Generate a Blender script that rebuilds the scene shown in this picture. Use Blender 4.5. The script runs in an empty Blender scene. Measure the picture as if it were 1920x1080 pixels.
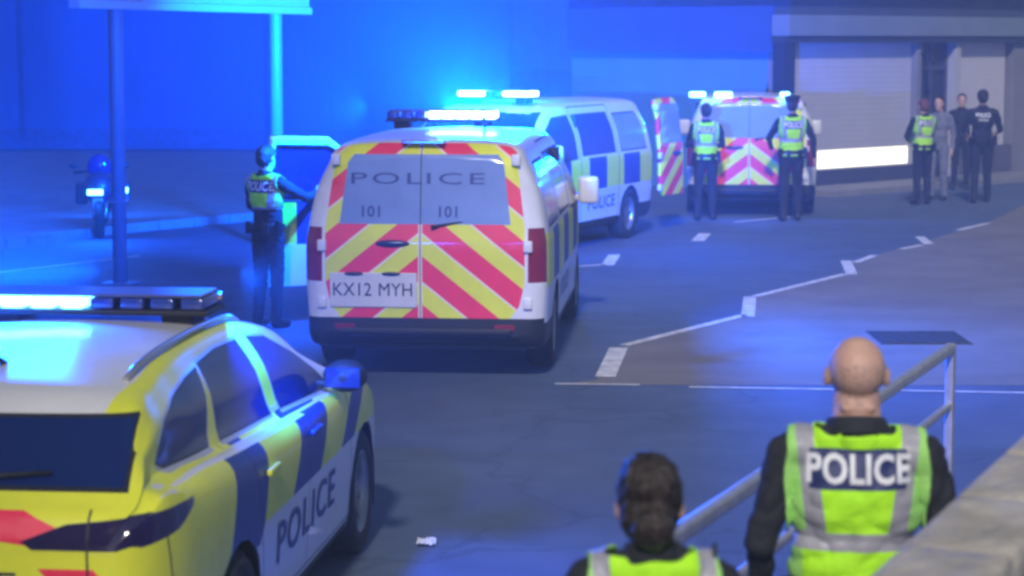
import bpy, bmesh, math, random
import numpy as np
from mathutils import Vector, Matrix, noise
from mathutils.bvhtree import BVHTree

random.seed(7)
R = math.radians
S = bpy.context.scene
COL = S.collection

# ------------------------------------------------------------------ camera
F, CAM_H, HORIZON = 4114.0, 2.63, 77.0          # focal length in photo pixels, eye height, horizon row
cam_d = bpy.data.cameras.new('camera')
cam = bpy.data.objects.new('camera', cam_d)
COL.objects.link(cam)
cam.location = (0, 0, CAM_H)
PITCH = math.atan((540 - HORIZON) / F)
cam.rotation_euler = (R(90) - PITCH, 0, 0)
cam_d.sensor_width = 36.0
cam_d.lens = 36.0 * F / 1920.0
cam_d.clip_start, cam_d.clip_end = 0.1, 2000
cam_d.dof.use_dof = True
cam_d.dof.focus_distance = 15.0
cam_d.dof.aperture_fstop = 3.2
S.camera = cam

# ------------------------------------------------------------------ sky, sun, exposure
SUN_EL, SUN_AZ = R(36), R(5)                    # light travels forward, a little to the right
w = bpy.data.worlds.new('World')
S.world = w
w.use_nodes = True
nt = w.node_tree
bg = nt.nodes['Background']
sky = nt.nodes.new('ShaderNodeTexSky')
sky.sky_type = 'NISHITA'
sky.sun_disc = False
sky.sun_elevation = SUN_EL
sky.sun_rotation = math.pi + SUN_AZ
nt.links.new(sky.outputs[0], bg.inputs[0])
bg.inputs[1].default_value = 0.02
sl = bpy.data.lights.new('sun', 'SUN')
sl.energy = 1.45
sl.angle = R(4)
sl.color = (1.0, 0.93, 0.88)
sun = bpy.data.objects.new('sun', sl)
COL.objects.link(sun)
d = Vector((math.sin(SUN_AZ) * math.cos(SUN_EL), math.cos(SUN_AZ) * math.cos(SUN_EL), -math.sin(SUN_EL)))
sun.rotation_euler = d.to_track_quat('-Z', 'Y').to_euler()
sun.location = (0, -20, 30)
S.view_settings.view_transform = 'Standard'
S.view_settings.look = 'None'
S.view_settings.gamma = 1
S.view_settings.exposure = 1.5
try:
    S.cycles.pixel_filter_type = 'BLACKMAN_HARRIS'
    S.cycles.filter_width = 3.0
    S.cycles.use_denoising = True
    S.cycles.max_bounces = 6
    S.cycles.sample_clamp_indirect = 4
except Exception:
    pass
BLUE = (0.0, 0.11, 1.0)


# ------------------------------------------------------------------ helpers
def ground(px, py, z=0.0):
    """A point of the place at height z, seen at photo pixel (px, py)."""
    u, v = (px - 960) / F, (540 - py) / F
    c, s = math.cos(PITCH), math.sin(PITCH)
    dx, dy, dz = u, c + v * s, -s + v * c
    t = (z - CAM_H) / dz
    return Vector((dx * t, dy * t, z))


_m = {}


def mat(name, col, rough=0.6, metal=0.0, var=0.0, scale=6.0, bump=0.0, bscale=60.0, coat=0.0, spec=0.5, stretch=None):
    if name in _m:
        return _m[name]
    m = bpy.data.materials.new(name)
    m.use_nodes = True
    t = m.node_tree
    b = t.nodes['Principled BSDF']
    b.inputs['Base Color'].default_value = (*col, 1)
    b.inputs['Roughness'].default_value = rough
    b.inputs['Metallic'].default_value = metal
    b.inputs['Coat Weight'].default_value = coat
    b.inputs['Coat Roughness'].default_value = 0.08
    b.inputs['Specular IOR Level'].default_value = spec
    tc = t.nodes.new('ShaderNodeTexCoord')
    src = tc.outputs['Object']
    if stretch:
        mp = t.nodes.new('ShaderNodeMapping')
        mp.inputs['Scale'].default_value = stretch
        t.links.new(src, mp.inputs['Vector'])
        src = mp.outputs['Vector']
    if var:
        n = t.nodes.new('ShaderNodeTexNoise')
        n.inputs['Scale'].default_value = scale
        n.inputs['Detail'].default_value = 6
        n.inputs['Roughness'].default_value = 0.65
        t.links.new(src, n.inputs['Vector'])
        r = t.nodes.new('ShaderNodeValToRGB')
        r.color_ramp.elements[0].position = 0.3
        r.color_ramp.elements[1].position = 0.7
        r.color_ramp.elements[0].color = (*[c * (1 - var) for c in col], 1)
        r.color_ramp.elements[1].color = (*[min(1, c * (1 + var)) for c in col], 1)
        t.links.new(n.outputs['Fac'], r.inputs['Fac'])
        t.links.new(r.outputs['Color'], b.inputs['Base Color'])
    if bump:
        n2 = t.nodes.new('ShaderNodeTexNoise')
        n2.inputs['Scale'].default_value = bscale
        n2.inputs['Detail'].default_value = 4
        t.links.new(src, n2.inputs['Vector'])
        bp = t.nodes.new('ShaderNodeBump')
        bp.inputs['Strength'].default_value = bump
        bp.inputs['Distance'].default_value = 0.02
        t.links.new(n2.outputs['Fac'], bp.inputs['Height'])
        t.links.new(bp.outputs['Normal'], b.inputs['Normal'])
    _m[name] = m
    return m


def emit(name, col, strength):
    if name in _m:
        return _m[name]
    m = mat(name, (0.8, 0.85, 0.9), 0.3)
    b = m.node_tree.nodes['Principled BSDF']
    b.inputs['Emission Color'].default_value = (*col, 1)
    b.inputs['Emission Strength'].default_value = strength
    return m


M = dict(
    white=lambda: mat('white_paint', (0.72, 0.72, 0.73), 0.35, coat=0.5, var=0.06, scale=3),
    yellow=lambda: mat('fluorescent_yellow_film', (0.74, 0.78, 0.04), 0.45, coat=0.2, var=0.07, scale=5),
    blue=lambda: mat('blue_film', (0.008, 0.035, 0.22), 0.45, coat=0.1, var=0.15, scale=5),
    red=lambda: mat('red_film', (0.85, 0.035, 0.09), 0.45, coat=0.2, var=0.08, scale=5),
    pale=lambda: mat('pale_film_edge', (0.78, 0.72, 0.62), 0.5),
    glass=lambda: mat('blue_sheen_dark_glass', (0.005, 0.018, 0.11), 0.08, spec=0.5),  # dark glass with reflected blue mixed into its colour
    skyglass=lambda: mat('sky_sheen_glass', (0.22, 0.32, 0.60), 0.15, coat=0.4, var=0.12, scale=2),  # pale blue sky reflection put into the glass colour
    black=lambda: mat('black_plastic', (0.012, 0.013, 0.016), 0.6, var=0.3, scale=20),
    rubber=lambda: mat('tyre_rubber', (0.015, 0.015, 0.016), 0.85, var=0.3, scale=30),
    alloy=lambda: mat('alloy', (0.35, 0.36, 0.38), 0.35, 0.8),
    trim=lambda: mat('bright_window_trim', (.55, .55, .50), .3, .4),
    steel=lambda: mat('galvanised_steel', (0.50, 0.50, 0.54), 0.4, 0.6, var=0.2, scale=15),
    lens=lambda: mat('red_lens', (0.22, 0.012, 0.04), 0.15, coat=0.6),
    darklens=lambda: mat('smoked_red_lens', (0.022, 0.014, 0.06), 0.1, coat=0.8),
    plate=lambda: mat('plate_panel', (0.62, 0.60, 0.60), 0.5, var=0.08, scale=6),
    ink=lambda: mat('dark_lettering', (0.02, 0.025, 0.06), 0.5),
    navy=lambda: mat('navy_lettering', (0.02, 0.05, 0.22), 0.4),
    skin=lambda: mat('skin', (0.56, 0.34, 0.27), 0.55, var=0.12, scale=14, bump=0.1, bscale=90),
    hair=lambda: mat('dark_hair', (0.026, 0.018, 0.015), 0.45, var=0.8, scale=60, bump=1.0, bscale=90, stretch=(1, .6, .12)),
    redhair=lambda: mat('auburn_hair', (0.16, 0.05, 0.03), 0.6, var=0.4, scale=40, bump=0.6, bscale=120),
    cloth=lambda: mat('black_uniform_cloth', (0.013, 0.015, 0.022), 0.85, var=0.35, scale=12, bump=0.5, bscale=18),
    grey=lambda: mat('grey_cloth', (0.16, 0.17, 0.22), 0.85, var=0.2, scale=10, bump=0.5, bscale=18),
    boot=lambda: mat('black_leather', (0.012, 0.012, 0.012), 0.4, var=0.3, scale=20),
    hivis=lambda: mat('hi_vis_fabric', (0.44, 0.96, 0.015), 0.75, var=0.10, scale=9, bump=0.4, bscale=25),
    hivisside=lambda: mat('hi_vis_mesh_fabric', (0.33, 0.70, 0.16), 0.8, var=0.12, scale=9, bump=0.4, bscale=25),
    retro=lambda: mat('reflective_tape', (0.33, 0.33, 0.38), 0.45, 0.0, var=0.14, scale=12, bump=0.3, bscale=25),
    panel=lambda: mat('dark_blue_back_panel', (0.02, 0.03, 0.13), 0.6),
    letter=lambda: mat('silver_lettering', (0.72, 0.74, 0.80), 0.5),
    paint=lambda: mat('road_marking_paint', (0.62, 0.62, 0.60), 0.8, var=0.42, scale=9, bump=0.2, bscale=90),
)


def mm(k):
    return M[k]()


def link(name, me, mats, parent=None, smooth=True):
    o = bpy.data.objects.new(name, me)
    COL.objects.link(o)
    if not isinstance(mats, (list, tuple)):
        mats = [mats]
    if len(me.materials) == 0:
        for m in mats:
            me.materials.append(m)
    if parent is not None:
        o.parent = parent
    if smooth:
        for p in me.polygons:
            p.use_smooth = True
    return o


def obj(name, bm, mats, parent=None, smooth=False, angle=None):
    me = bpy.data.meshes.new(name)
    bm.normal_update()
    bm.to_mesh(me)
    bm.free()
    o = link(name, me, mats, parent, smooth)
    if angle is not None:
        me.set_sharp_from_angle(angle=R(angle))
    return o


def tag(o, label=None, cat=None, group=None, kind=None):
    if label:
        o['label'] = label
    if cat:
        o['category'] = cat
    if group:
        o['group'] = group
    if kind:
        o['kind'] = kind
    return o


def empty(name, loc, rz=0.0):
    o = bpy.data.objects.new(name, None)
    COL.objects.link(o)
    o.location = loc
    o.rotation_euler = (0, 0, rz)
    o.empty_display_size = 0.2
    return o


def add_box(bm, c, s, mi=0, rot=None, bevel=0.0):
    r = bmesh.ops.create_cube(bm, size=1.0)
    vs = r['verts']
    fs = list({f for v in vs for f in v.link_faces})
    for f in fs:
        f.material_index = mi
    for v in vs:
        v.co = Vector((v.co.x * s[0], v.co.y * s[1], v.co.z * s[2]))
    if bevel:
        es = list({e for v in vs for e in v.link_edges})
        rr = bmesh.ops.bevel(bm, geom=es, offset=bevel, segments=2, affect='EDGES', profile=0.6)
        vs = list({v for f in rr['faces'] for v in f.verts} | {v for v in vs if v.is_valid})
        for f in {f for v in vs for f in v.link_faces}:
            f.material_index = mi
    for v in vs:
        p = v.co.copy()
        if rot is not None:
            p = rot @ p
        v.co = p + Vector(c)
    return vs


def add_tube(bm, pts, rad, n=10, mi=0, cap=True):
    pts = [Vector(p) for p in pts]
    rads = rad if isinstance(rad, (list, tuple)) else [rad] * len(pts)
    rings = []
    prev = None
    for i, p in enumerate(pts):
        a = pts[max(i - 1, 0)]
        b = pts[min(i + 1, len(pts) - 1)]
        t = (b - a).normalized()
        if prev is None:
            up = Vector((0, 0, 1)) if abs(t.z) < 0.9 else Vector((1, 0, 0))
            x = t.cross(up).normalized()
        else:
            x = (prev - t * prev.dot(t)).normalized()
        prev = x
        y = t.cross(x)
        rings.append([bm.verts.new(p + (x * math.cos(q) + y * math.sin(q)) * rads[i])
                      for q in [2 * math.pi * k / n for k in range(n)]])
    for r0, r1 in zip(rings, rings[1:]):
        for k in range(n):
            f = bm.faces.new((r0[k], r0[(k + 1) % n], r1[(k + 1) % n], r1[k]))
            f.material_index = mi
            f.smooth = True
    if cap:
        for r in (rings[0][::-1], rings[-1]):
            f = bm.faces.new(r)
            f.material_index = mi
    return rings


def add_ell(bm, c, r, mi=0, seg=16, rings=10):
    rr = bmesh.ops.create_uvsphere(bm, u_segments=seg, v_segments=rings, radius=1.0)
    for v in rr['verts']:
        v.co = Vector((c[0] + v.co.x * r[0], c[1] + v.co.y * r[1], c[2] + v.co.z * r[2]))
    for f in {f for v in rr['verts'] for f in v.link_faces}:
        f.material_index = mi
        f.smooth = True
    return rr['verts']


def add_prism(bm, poly, y0, y1, mi=0, axes='xz'):
    """Extrude a 2-D outline between two depths (x, z outline along y by default)."""
    def P(p, q):
        return {'xz': (p[0], q, p[1]), 'yz': (q, p[0], p[1]), 'xy': (p[0], p[1], q)}[axes]
    a = [bm.verts.new(P(p, y0)) for p in poly]
    b = [bm.verts.new(P(p, y1)) for p in poly]
    n = len(poly)
    fs = [bm.faces.new(a), bm.faces.new(b[::-1])]
    for i in range(n):
        fs.append(bm.faces.new((a[i], b[i], b[(i + 1) % n], a[(i + 1) % n])))
    for f in fs:
        f.material_index = mi
    bmesh.ops.recalc_face_normals(bm, faces=fs)
    return fs


def add_lathe_x(bm, prof, c, n=32, mi=0):
    """Ring profile [(x, r)] turned about an axis along x through c."""
    rings = []
    for x, r in prof:
        rings.append([bm.verts.new((c[0] + x, c[1] + r * math.cos(2 * math.pi * k / n), c[2] + r * math.sin(2 * math.pi * k / n)))
                      for k in range(n)])
    for a, b in zip(rings, rings[1:]):
        for k in range(n):
            f = bm.faces.new((a[k], a[(k + 1) % n], b[(k + 1) % n], b[k]))
            f.material_index = mi
            f.smooth = True
    return rings


def pchip(xs, ys, x):
    xs, ys, x = np.array(xs, float), np.array(ys, float), np.array(x, float)
    h = np.diff(xs)
    dl = np.diff(ys) / h
    m = np.zeros(len(xs))
    m[0], m[-1] = dl[0], dl[-1]
    for i in range(1, len(xs) - 1):
        if dl[i - 1] * dl[i] > 0:
            w1, w2 = 2 * h[i] + h[i - 1], h[i] + 2 * h[i - 1]
            m[i] = (w1 + w2) / (w1 / dl[i - 1] + w2 / dl[i])
    i = np.clip(np.searchsorted(xs, x) - 1, 0, len(xs) - 2)
    t = (x - xs[i]) / h[i]
    return ((2 * t**3 - 3 * t**2 + 1) * ys[i] + (t**3 - 2 * t**2 + t) * h[i] * m[i]
            + (-2 * t**3 + 3 * t**2) * ys[i + 1] + (t**3 - t**2) * h[i] * m[i + 1])


def catmull(P, n):
    P = np.array(P, float)
    Q = np.vstack([2 * P[0] - P[1], P, 2 * P[-1] - P[-2]])
    out = []
    for i in range(1, len(Q) - 2):
        for k in range(n):
            t = k / n
            a, b, c, e = Q[i - 1], Q[i], Q[i + 1], Q[i + 2]
            out.append(0.5 * (2 * b + (c - a) * t + (2 * a - 5 * b + 4 * c - e) * t**2 + (3 * b - a - 3 * c + e) * t**3))
    out.append(P[-1])
    return np.array(out)


def text_mesh(body, size, bold=0.0, align='CENTER', spacing=1.0):
    cu = bpy.data.curves.new('lettering', 'FONT')
    cu.body = body
    cu.size = size
    cu.offset = bold * size
    cu.align_x = align
    cu.align_y = 'CENTER'
    cu.space_character = spacing
    cu.resolution_u = 3
    o = bpy.data.objects.new('lettering', cu)
    COL.objects.link(o)
    dg = bpy.context.evaluated_depsgraph_get()
    me = bpy.data.meshes.new_from_object(o.evaluated_get(dg))
    bpy.data.objects.remove(o)
    bpy.data.curves.remove(cu)
    return me


def bvh_of(*obs):
    vs, fs = [], []
    for o in obs:
        k = len(vs)
        vs += [v.co.copy() for v in o.data.vertices]
        fs += [[i + k for i in p.vertices] for p in o.data.polygons]
    return BVHTree.FromPolygons(vs, fs)


def lettering(body, size, org, U, V, bvh, material, parent, bold=0.02, sx=1.0, spacing=1.0, off=0.004, name='lettering', ray=0.5):
    """Letters laid on a curved surface: each point is dropped along -(U x V) onto it."""
    me = text_mesh(body, size, bold, spacing=spacing)
    bm = bmesh.new()
    bm.from_mesh(me)
    bpy.data.meshes.remove(me)
    bmesh.ops.triangulate(bm, faces=bm.faces[:])
    for _ in range(2):
        es = [e for e in bm.edges if e.calc_length() > size * 0.22]
        if es:
            bmesh.ops.subdivide_edges(bm, edges=es, cuts=1)
            bmesh.ops.triangulate(bm, faces=[f for f in bm.faces if len(f.verts) > 3])
    U, V = Vector(U).normalized(), Vector(V).normalized()
    N = U.cross(V).normalized()
    org = Vector(org)
    dflt = None
    for v in bm.verts:
        p = org + U * v.co.x * sx + V * v.co.y
        hit, n, i, dd = bvh.ray_cast(p + N * ray, -N, ray * 3)
        if hit is not None:
            v.co = hit + N * off
        else:
            v.co = p
    return obj(name, bm, material, parent)


# ------------------------------------------------------------------ cutting shells into painted regions and parts
def in_poly(px, py, poly):
    c = False
    j = len(poly) - 1
    for i in range(len(poly)):
        xi, yi = poly[i]
        xj, yj = poly[j]
        if (yi > py) != (yj > py) and px < (xj - xi) * (py - yi) / (yj - yi) + xi:
            c = not c
        j = i
    return c


class Shell:
    """A vehicle skin whose faces are cut along outlines and sorted into materials and parts."""
    AX = {'side': (1, 2), 'rear': (0, 2), 'front': (0, 2), 'top': (0, 1)}

    def __init__(self, bm, mats):
        self.bm = bm
        self.mats = list(mats)
        self.pid = bm.faces.layers.int.new('pid')

    def mi(self, k):
        if k not in self.mats:
            self.mats.append(k)
        return self.mats.index(k)

    def ok(self, f, view, sgn):
        n = f.normal
        if view == 'side':
            return n.x * sgn > 0.22 and f.calc_center_median().x * sgn > 0.3
        if view == 'rear':
            return n.y < -0.25
        if view == 'front':
            return n.y > 0.2
        return n.z > 0.2

    def region(self, view, poly, mk=None, pid=None, sgn=1, only=None, cut=True, test=None):
        a, b = self.AX[view]
        self.bm.normal_update()
        n = len(poly)
        if cut:
            for i in range(n):
                p, q = poly[i], poly[(i + 1) % n]
                lo = (min(p[0], q[0]) - 0.01, min(p[1], q[1]) - 0.01)
                hi = (max(p[0], q[0]) + 0.01, max(p[1], q[1]) + 0.01)
                fs = []
                for f in self.bm.faces:
                    if not self.ok(f, view, sgn):
                        continue
                    xs = [v.co[a] for v in f.verts]
                    ys = [v.co[b] for v in f.verts]
                    if max(xs) < lo[0] or min(xs) > hi[0] or max(ys) < lo[1] or min(ys) > hi[1]:
                        continue
                    fs.append(f)
                if not fs:
                    continue
                co, no = [0, 0, 0], [0, 0, 0]
                co[a], co[b] = p
                no[a], no[b] = q[1] - p[1], -(q[0] - p[0])
                if abs(no[a]) + abs(no[b]) < 1e-9:
                    continue
                geom = fs + list({e for f in fs for e in f.edges}) + list({v for f in fs for v in f.verts})
                bmesh.ops.bisect_plane(self.bm, geom=geom, plane_co=co, plane_no=no, dist=1e-5)
        self.bm.normal_update()
        hits = []
        for f in self.bm.faces:
            if not self.ok(f, view, sgn):
                continue
            c = f.calc_center_median()
            if in_poly(c[a], c[b], poly) and (only is None or f[self.pid] in only) and (test is None or test(f)):
                if mk is not None:
                    f.material_index = self.mi(mk)
                if pid is not None:
                    f[self.pid] = pid
                hits.append(f)
        return hits

    def both(self, view, poly, mk=None, pid=None, **k):
        if view == 'side':
            self.region(view, poly, mk, pid, 1, **k)
            self.region(view, poly, mk, pid if pid is None else pid + 100, -1, **k)
        else:
            self.region(view, poly, mk, pid, **k)
            self.region(view, [(-x, z) for x, z in poly][::-1], mk, pid if pid is None else pid + 100, **k)

    def line(self, view, pts, wd=0.007, mk='black', sgn=1, **k):
        for p, q in zip(pts, pts[1:]):
            p, q = Vector(p), Vector(q)
            t = (q - p).normalized()
            n = Vector((-t.y, t.x)) * wd / 2
            self.region(view, [tuple(p - n), tuple(q - n), tuple(q + n), tuple(p + n)], mk, None, sgn, **k)

    def take(self, pid):
        """The faces of one part as a bmesh of their own."""
        b = self.bm.copy()
        L = b.faces.layers.int['pid']
        bmesh.ops.delete(b, geom=[f for f in b.faces if f[L] != pid], context='FACES')
        return b

    def pids(self):
        return sorted({f[self.pid] for f in self.bm.faces})


def loft_body(sections):
    """Sections: list of (n,3) half outlines from roof centre to floor centre (x >= 0); mirrored, capped front and rear."""
    bm = bmesh.new()
    rows = []
    for s in sections:
        right = [bm.verts.new(p) for p in s]
        left = [right[0]] + [bm.verts.new((-p[0], p[1], p[2])) for p in s[1:-1]] + [right[-1]]
        rows.append((right, left))
    for (r0, l0), (r1, l1) in zip(rows, rows[1:]):
        for k in range(len(r0) - 1):
            for q in ((r0[k], r1[k], r1[k + 1], r0[k + 1]), (l0[k], l0[k + 1], l1[k + 1], l1[k])):
                try:
                    bm.faces.new(q)
                except ValueError:
                    pass
    for (r, l), flip in ((rows[0], False), (rows[-1], True)):
        for k in range(len(r) - 1):
            q = []
            for v in (r[k], r[k + 1], l[k + 1], l[k]):
                if v not in q:
                    q.append(v)
            if len(q) >= 3:
                bm.faces.new(q if flip else q[::-1])
    bmesh.ops.recalc_face_normals(bm, faces=bm.faces[:])
    return bm


def wheel(parent, x, y, r, wd, sgn, spokes=10):
    t = bmesh.new()
    h = wd / 2
    add_lathe_x(t, [(-h * .9, r * .64), (-h, r * .72), (-h, r * .9), (-h * .8, r * .98), (-h * .4, r), (h * .4, r),
                    (h * .8, r * .98), (h, r * .9), (h, r * .72), (h * .9, r * .64)], (0, 0, 0), 40)
    wo = empty('wheel', (x, y, r))
    wo.parent = parent
    obj('tyre', t, mm('rubber'), wo, smooth=True)
    b = bmesh.new()
    s = sgn
    add_lathe_x(b, [(s * h * .9, r * .66), (s * h * .95, r * .63), (s * h * .6, r * .58), (-s * h * .8, r * .58)], (0, 0, 0), 40)
    add_lathe_x(b, [(s * h * .65, 0.001), (s * h * .65, r * .14), (s * h * .4, r * .18)], (0, 0, 0), 20)
    for k in range(spokes):
        a = 2 * math.pi * k / spokes
        m = Matrix.Rotation(a, 3, 'X')
        add_box(b, m @ Vector((s * h * .52, 0, r * .37)), (.02, r * .11, r * .5), rot=m)
    add_lathe_x(b, [(-s * h * .1, 0.001), (-s * h * .1, r * .5)], (0, 0, 0), 24, mi=1)
    bmesh.ops.recalc_face_normals(b, faces=b.faces[:])
    obj('rim', b, [mm('alloy'), mm('black')], wo, smooth=False)
    return wo


def arch_liner(bm, y, z, r, x0, x1):
    n = 24
    a = [bm.verts.new((x0, y + r * math.cos(q), z + r * math.sin(q))) for q in [math.pi * (-.12 + 1.24 * k / n) for k in range(n + 1)]]
    b = [bm.verts.new((x1, v.co.y, v.co.z)) for v in a]
    for k in range(n):
        bm.faces.new((a[k], a[k + 1], b[k + 1], b[k]))
    bm.faces.new(a[::-1])


def blue_area(name, loc, size, direction, power, parent, spread=150, col=BLUE):
    li = bpy.data.lights.new(name, 'AREA')
    li.shape = 'RECTANGLE'
    li.size, li.size_y = size
    li.energy = power
    li.color = col
    li.spread = R(spread)
    o = bpy.data.objects.new(name, li)
    COL.objects.link(o)
    o.parent = parent
    o.location = loc
    o.rotation_euler = Vector(direction).to_track_quat('-Z', 'Y').to_euler()
    return o


def lightbar(parent, loc, width, depth, height, lit, strength=3.2, core=(0.10, 0.5, 1.0), nmod=8):
    """Roof bar: dark base and feet, clear dome, LED modules front and rear (lit: the module indices that flash)."""
    e = empty('light_bar', loc)
    e.parent = parent
    b = bmesh.new()
    add_box(b, (0, 0, 0.012), (width, depth, 0.024), bevel=0.008)
    for s in (-1, 1):
        add_box(b, (s * width * .36, 0, -0.03), (.14, depth * .7, .07), bevel=.01)
    obj('base', b, mm('black'), e, smooth=False)
    b = bmesh.new()
    out = [(-width / 2, .026), (-width / 2 - .01, .05), (-width / 2 + .05, height), (width / 2 - .05, height), (width / 2 + .01, .05), (width / 2, .026)]
    add_box(b, (0, 0, height), (width - .06, depth * .9, .012), bevel=.005)
    obj('cover', b, mat('smoked_cover', (.10, .11, .20), .15, coat=.5), e)
    for k in range(nmod):
        x = (k + .5 - nmod / 2) * width / nmod
        b = bmesh.new()
        add_box(b, (x, 0, .026 + (height - .034) / 2), (width / nmod - .03, depth, height - .036), bevel=.012)
        on = k in lit
        obj('light_module', b, emit('flashing_blue_module' + ('' if strength == 3.2 else '_%g' % strength), core, strength) if on
            else mat('unlit_blue_module', (.03, .06, .28), .12, coat=.6), e, smooth=True)
    return e


# ------------------------------------------------------------------ the setting
def sheet(name, pts, z, m, kind='structure'):
    bm = bmesh.new()
    bm.faces.new([bm.verts.new((p[0], p[1], z)) for p in pts])
    bmesh.ops.recalc_face_normals(bm, faces=bm.faces[:])
    for f in bm.faces:
        if f.normal.z < 0:
            f.normal_flip()
    return tag(obj(name, bm, m), kind=kind)


def asphalt():
    m = mat('asphalt', (0.12, 0.12, 0.125), 0.75)
    t = m.node_tree
    b = t.nodes['Principled BSDF']
    tc = t.nodes.new('ShaderNodeTexCoord')
    cols = []
    for sc, lo, hi in ((0.35, .80, 1.18), (2.2, .86, 1.12), (160.0, .6, 1.35)):
        n = t.nodes.new('ShaderNodeTexNoise')
        n.inputs['Scale'].default_value = sc
        n.inputs['Detail'].default_value = 5
        t.links.new(tc.outputs['Object'], n.inputs['Vector'])
        mr = t.nodes.new('ShaderNodeMapRange')
        mr.inputs['From Min'].default_value = .3
        mr.inputs['From Max'].default_value = .7
        mr.inputs['To Min'].default_value = lo
        mr.inputs['To Max'].default_value = hi
        t.links.new(n.outputs['Fac'], mr.inputs['Value'])
        cols.append(mr.outputs['Result'])
    mu = t.nodes.new('ShaderNodeMath'); mu.operation = 'MULTIPLY'
    t.links.new(cols[0], mu.inputs[0]); t.links.new(cols[1], mu.inputs[1])
    m2 = t.nodes.new('ShaderNodeMath'); m2.operation = 'MULTIPLY'
    t.links.new(mu.outputs[0], m2.inputs[0]); t.links.new(cols[2], m2.inputs[1])
    vo = t.nodes.new('ShaderNodeTexVoronoi')
    vo.feature = 'DISTANCE_TO_EDGE'
    vo.inputs['Scale'].default_value = .42
    wn = t.nodes.new('ShaderNodeTexNoise')
    wn.inputs['Scale'].default_value = 1.6
    wn.inputs['Detail'].default_value = 5
    va = t.nodes.new('ShaderNodeVectorMath'); va.operation = 'MULTIPLY_ADD'
    va.inputs[1].default_value = (.9, .9, 0)
    t.links.new(tc.outputs['Object'], wn.inputs['Vector'])
    t.links.new(wn.outputs['Color'], va.inputs[0])
    t.links.new(tc.outputs['Object'], va.inputs[2])
    t.links.new(va.outputs[0], vo.inputs['Vector'])
    cr = t.nodes.new('ShaderNodeMapRange')
    cr.inputs['From Min'].default_value = .004
    cr.inputs['From Max'].default_value = .012
    cr.inputs['To Min'].default_value = .8
    cr.inputs['To Max'].default_value = 1.0
    t.links.new(vo.outputs['Distance'], cr.inputs['Value'])
    m3 = t.nodes.new('ShaderNodeMath'); m3.operation = 'MULTIPLY'
    t.links.new(m2.outputs[0], m3.inputs[0]); t.links.new(cr.outputs['Result'], m3.inputs[1])
    m2 = m3
    vm = t.nodes.new('ShaderNodeVectorMath'); vm.operation = 'SCALE'
    vm.inputs[0].default_value = (0.080, 0.115, 0.185)  # blue wash of the vehicle lamps mixed into the road colour
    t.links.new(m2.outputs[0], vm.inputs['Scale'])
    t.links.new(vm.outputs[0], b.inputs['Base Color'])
    bp = t.nodes.new('ShaderNodeBump')
    bp.inputs['Strength'].default_value = .35
    bp.inputs['Distance'].default_value = .01
    t.links.new(m2.outputs[0], bp.inputs['Height'])
    t.links.new(bp.outputs['Normal'], b.inputs['Normal'])
    return m


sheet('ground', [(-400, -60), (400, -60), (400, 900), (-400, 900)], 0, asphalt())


def strip(name, pts, wd, z=0.004, m=None):
    """Painted line along a ground polyline."""
    bm = bmesh.new()
    P = [Vector((p[0], p[1], 0)) for p in pts]
    for p, q in zip(P, P[1:]):
        t = (q - p).normalized()
        n = Vector((-t.y, t.x, 0)) * wd / 2
        f = bm.faces.new([bm.verts.new(c + Vector((0, 0, z))) for c in (p - n, q - n, q + n, p + n)])
        f.normal_update()
        if f.normal.z < 0:
            f.normal_flip()
    return tag(obj(name, bm, m or mm('paint')), kind='structure')


# painted bay lines: the long sawtooth on the right, the cross line, the broken row further out
saw = [(1168, 652), (1398, 590), (1412, 556), (1584, 516), (1600, 490), (1640, 478), (1722, 456)]
G = [ground(*p) for p in saw]
strip('road_marking', [ground(1135, 707), ground(1160, 652)], .16)
strip('road_marking', [ground(1170, 648), ground(1396, 591)], .10)
strip('road_marking', [ground(1402, 594), ground(1406, 557)], .13)
strip('road_marking', [ground(1416, 556), ground(1585, 514)], .10)
strip('road_marking', [ground(1597, 515), ground(1586, 489)], .13)
strip('road_marking', [ground(1604, 492), ground(1640, 479)], .10)
strip('road_marking', [ground(1690, 467), ground(1728, 460)], .10)
strip('road_marking', [ground(1742, 458), ground(1724, 444)], .13)
strip('road_marking', [ground(1795, 432), ground(1852, 419)], .10)
strip('road_marking', [ground(1040, 720), ground(1200, 722)], .055)
strip('road_marking', [ground(1292, 726), ground(1925, 737)], .055)
strip('road_marking', [ground(1085, 500), ground(1136, 496)], .09)
strip('road_marking', [ground(1139, 498), ground(1152, 478)], .15)
strip('road_marking', [ground(1308, 452), ground(1322, 438)], .17)
strip('road_marking', [ground(1378, 417), ground(1490, 406)], .09)
strip('road_marking', [ground(-160, 530), ground(262, 480)], .08)
# scrap of paper on the tarmac
lt = tag(obj('paper_scrap', bmesh.new(), mat('paper', (.7, .7, .7), .8)), 'small white scrap of paper lying on the dark tarmac near the bottom edge', 'litter')
bm = bmesh.new()
bmesh.ops.create_grid(bm, x_segments=8, y_segments=6, size=.5)
for v in bm.verts:
    v.co = Vector((v.co.x * .10, v.co.y * .16, .010 + abs(noise.noise(v.co * 5)) * .03))
bm.to_mesh(lt.data)
bm.free()
lt.location = ground(800, 1020)
# warmer concrete apron right of the sawtooth line
ap = [ground(1040, 722), ground(1120, 712), ground(1168, 652), ground(1398, 590), ground(1412, 556), ground(1584, 516), ground(1600, 490), ground(1726, 456), ground(1860, 414)]
ap = [(p.x, p.y) for p in ap] + [(ap[-1].x + 6, 48), (60, 48), (60, 16.35)]
apm = mat('apron_concrete', (.185, .165, .142), .85, var=.22, scale=.9, bump=.3, bscale=70)
sheet('concrete_apron', ap, .002, apm)
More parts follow.
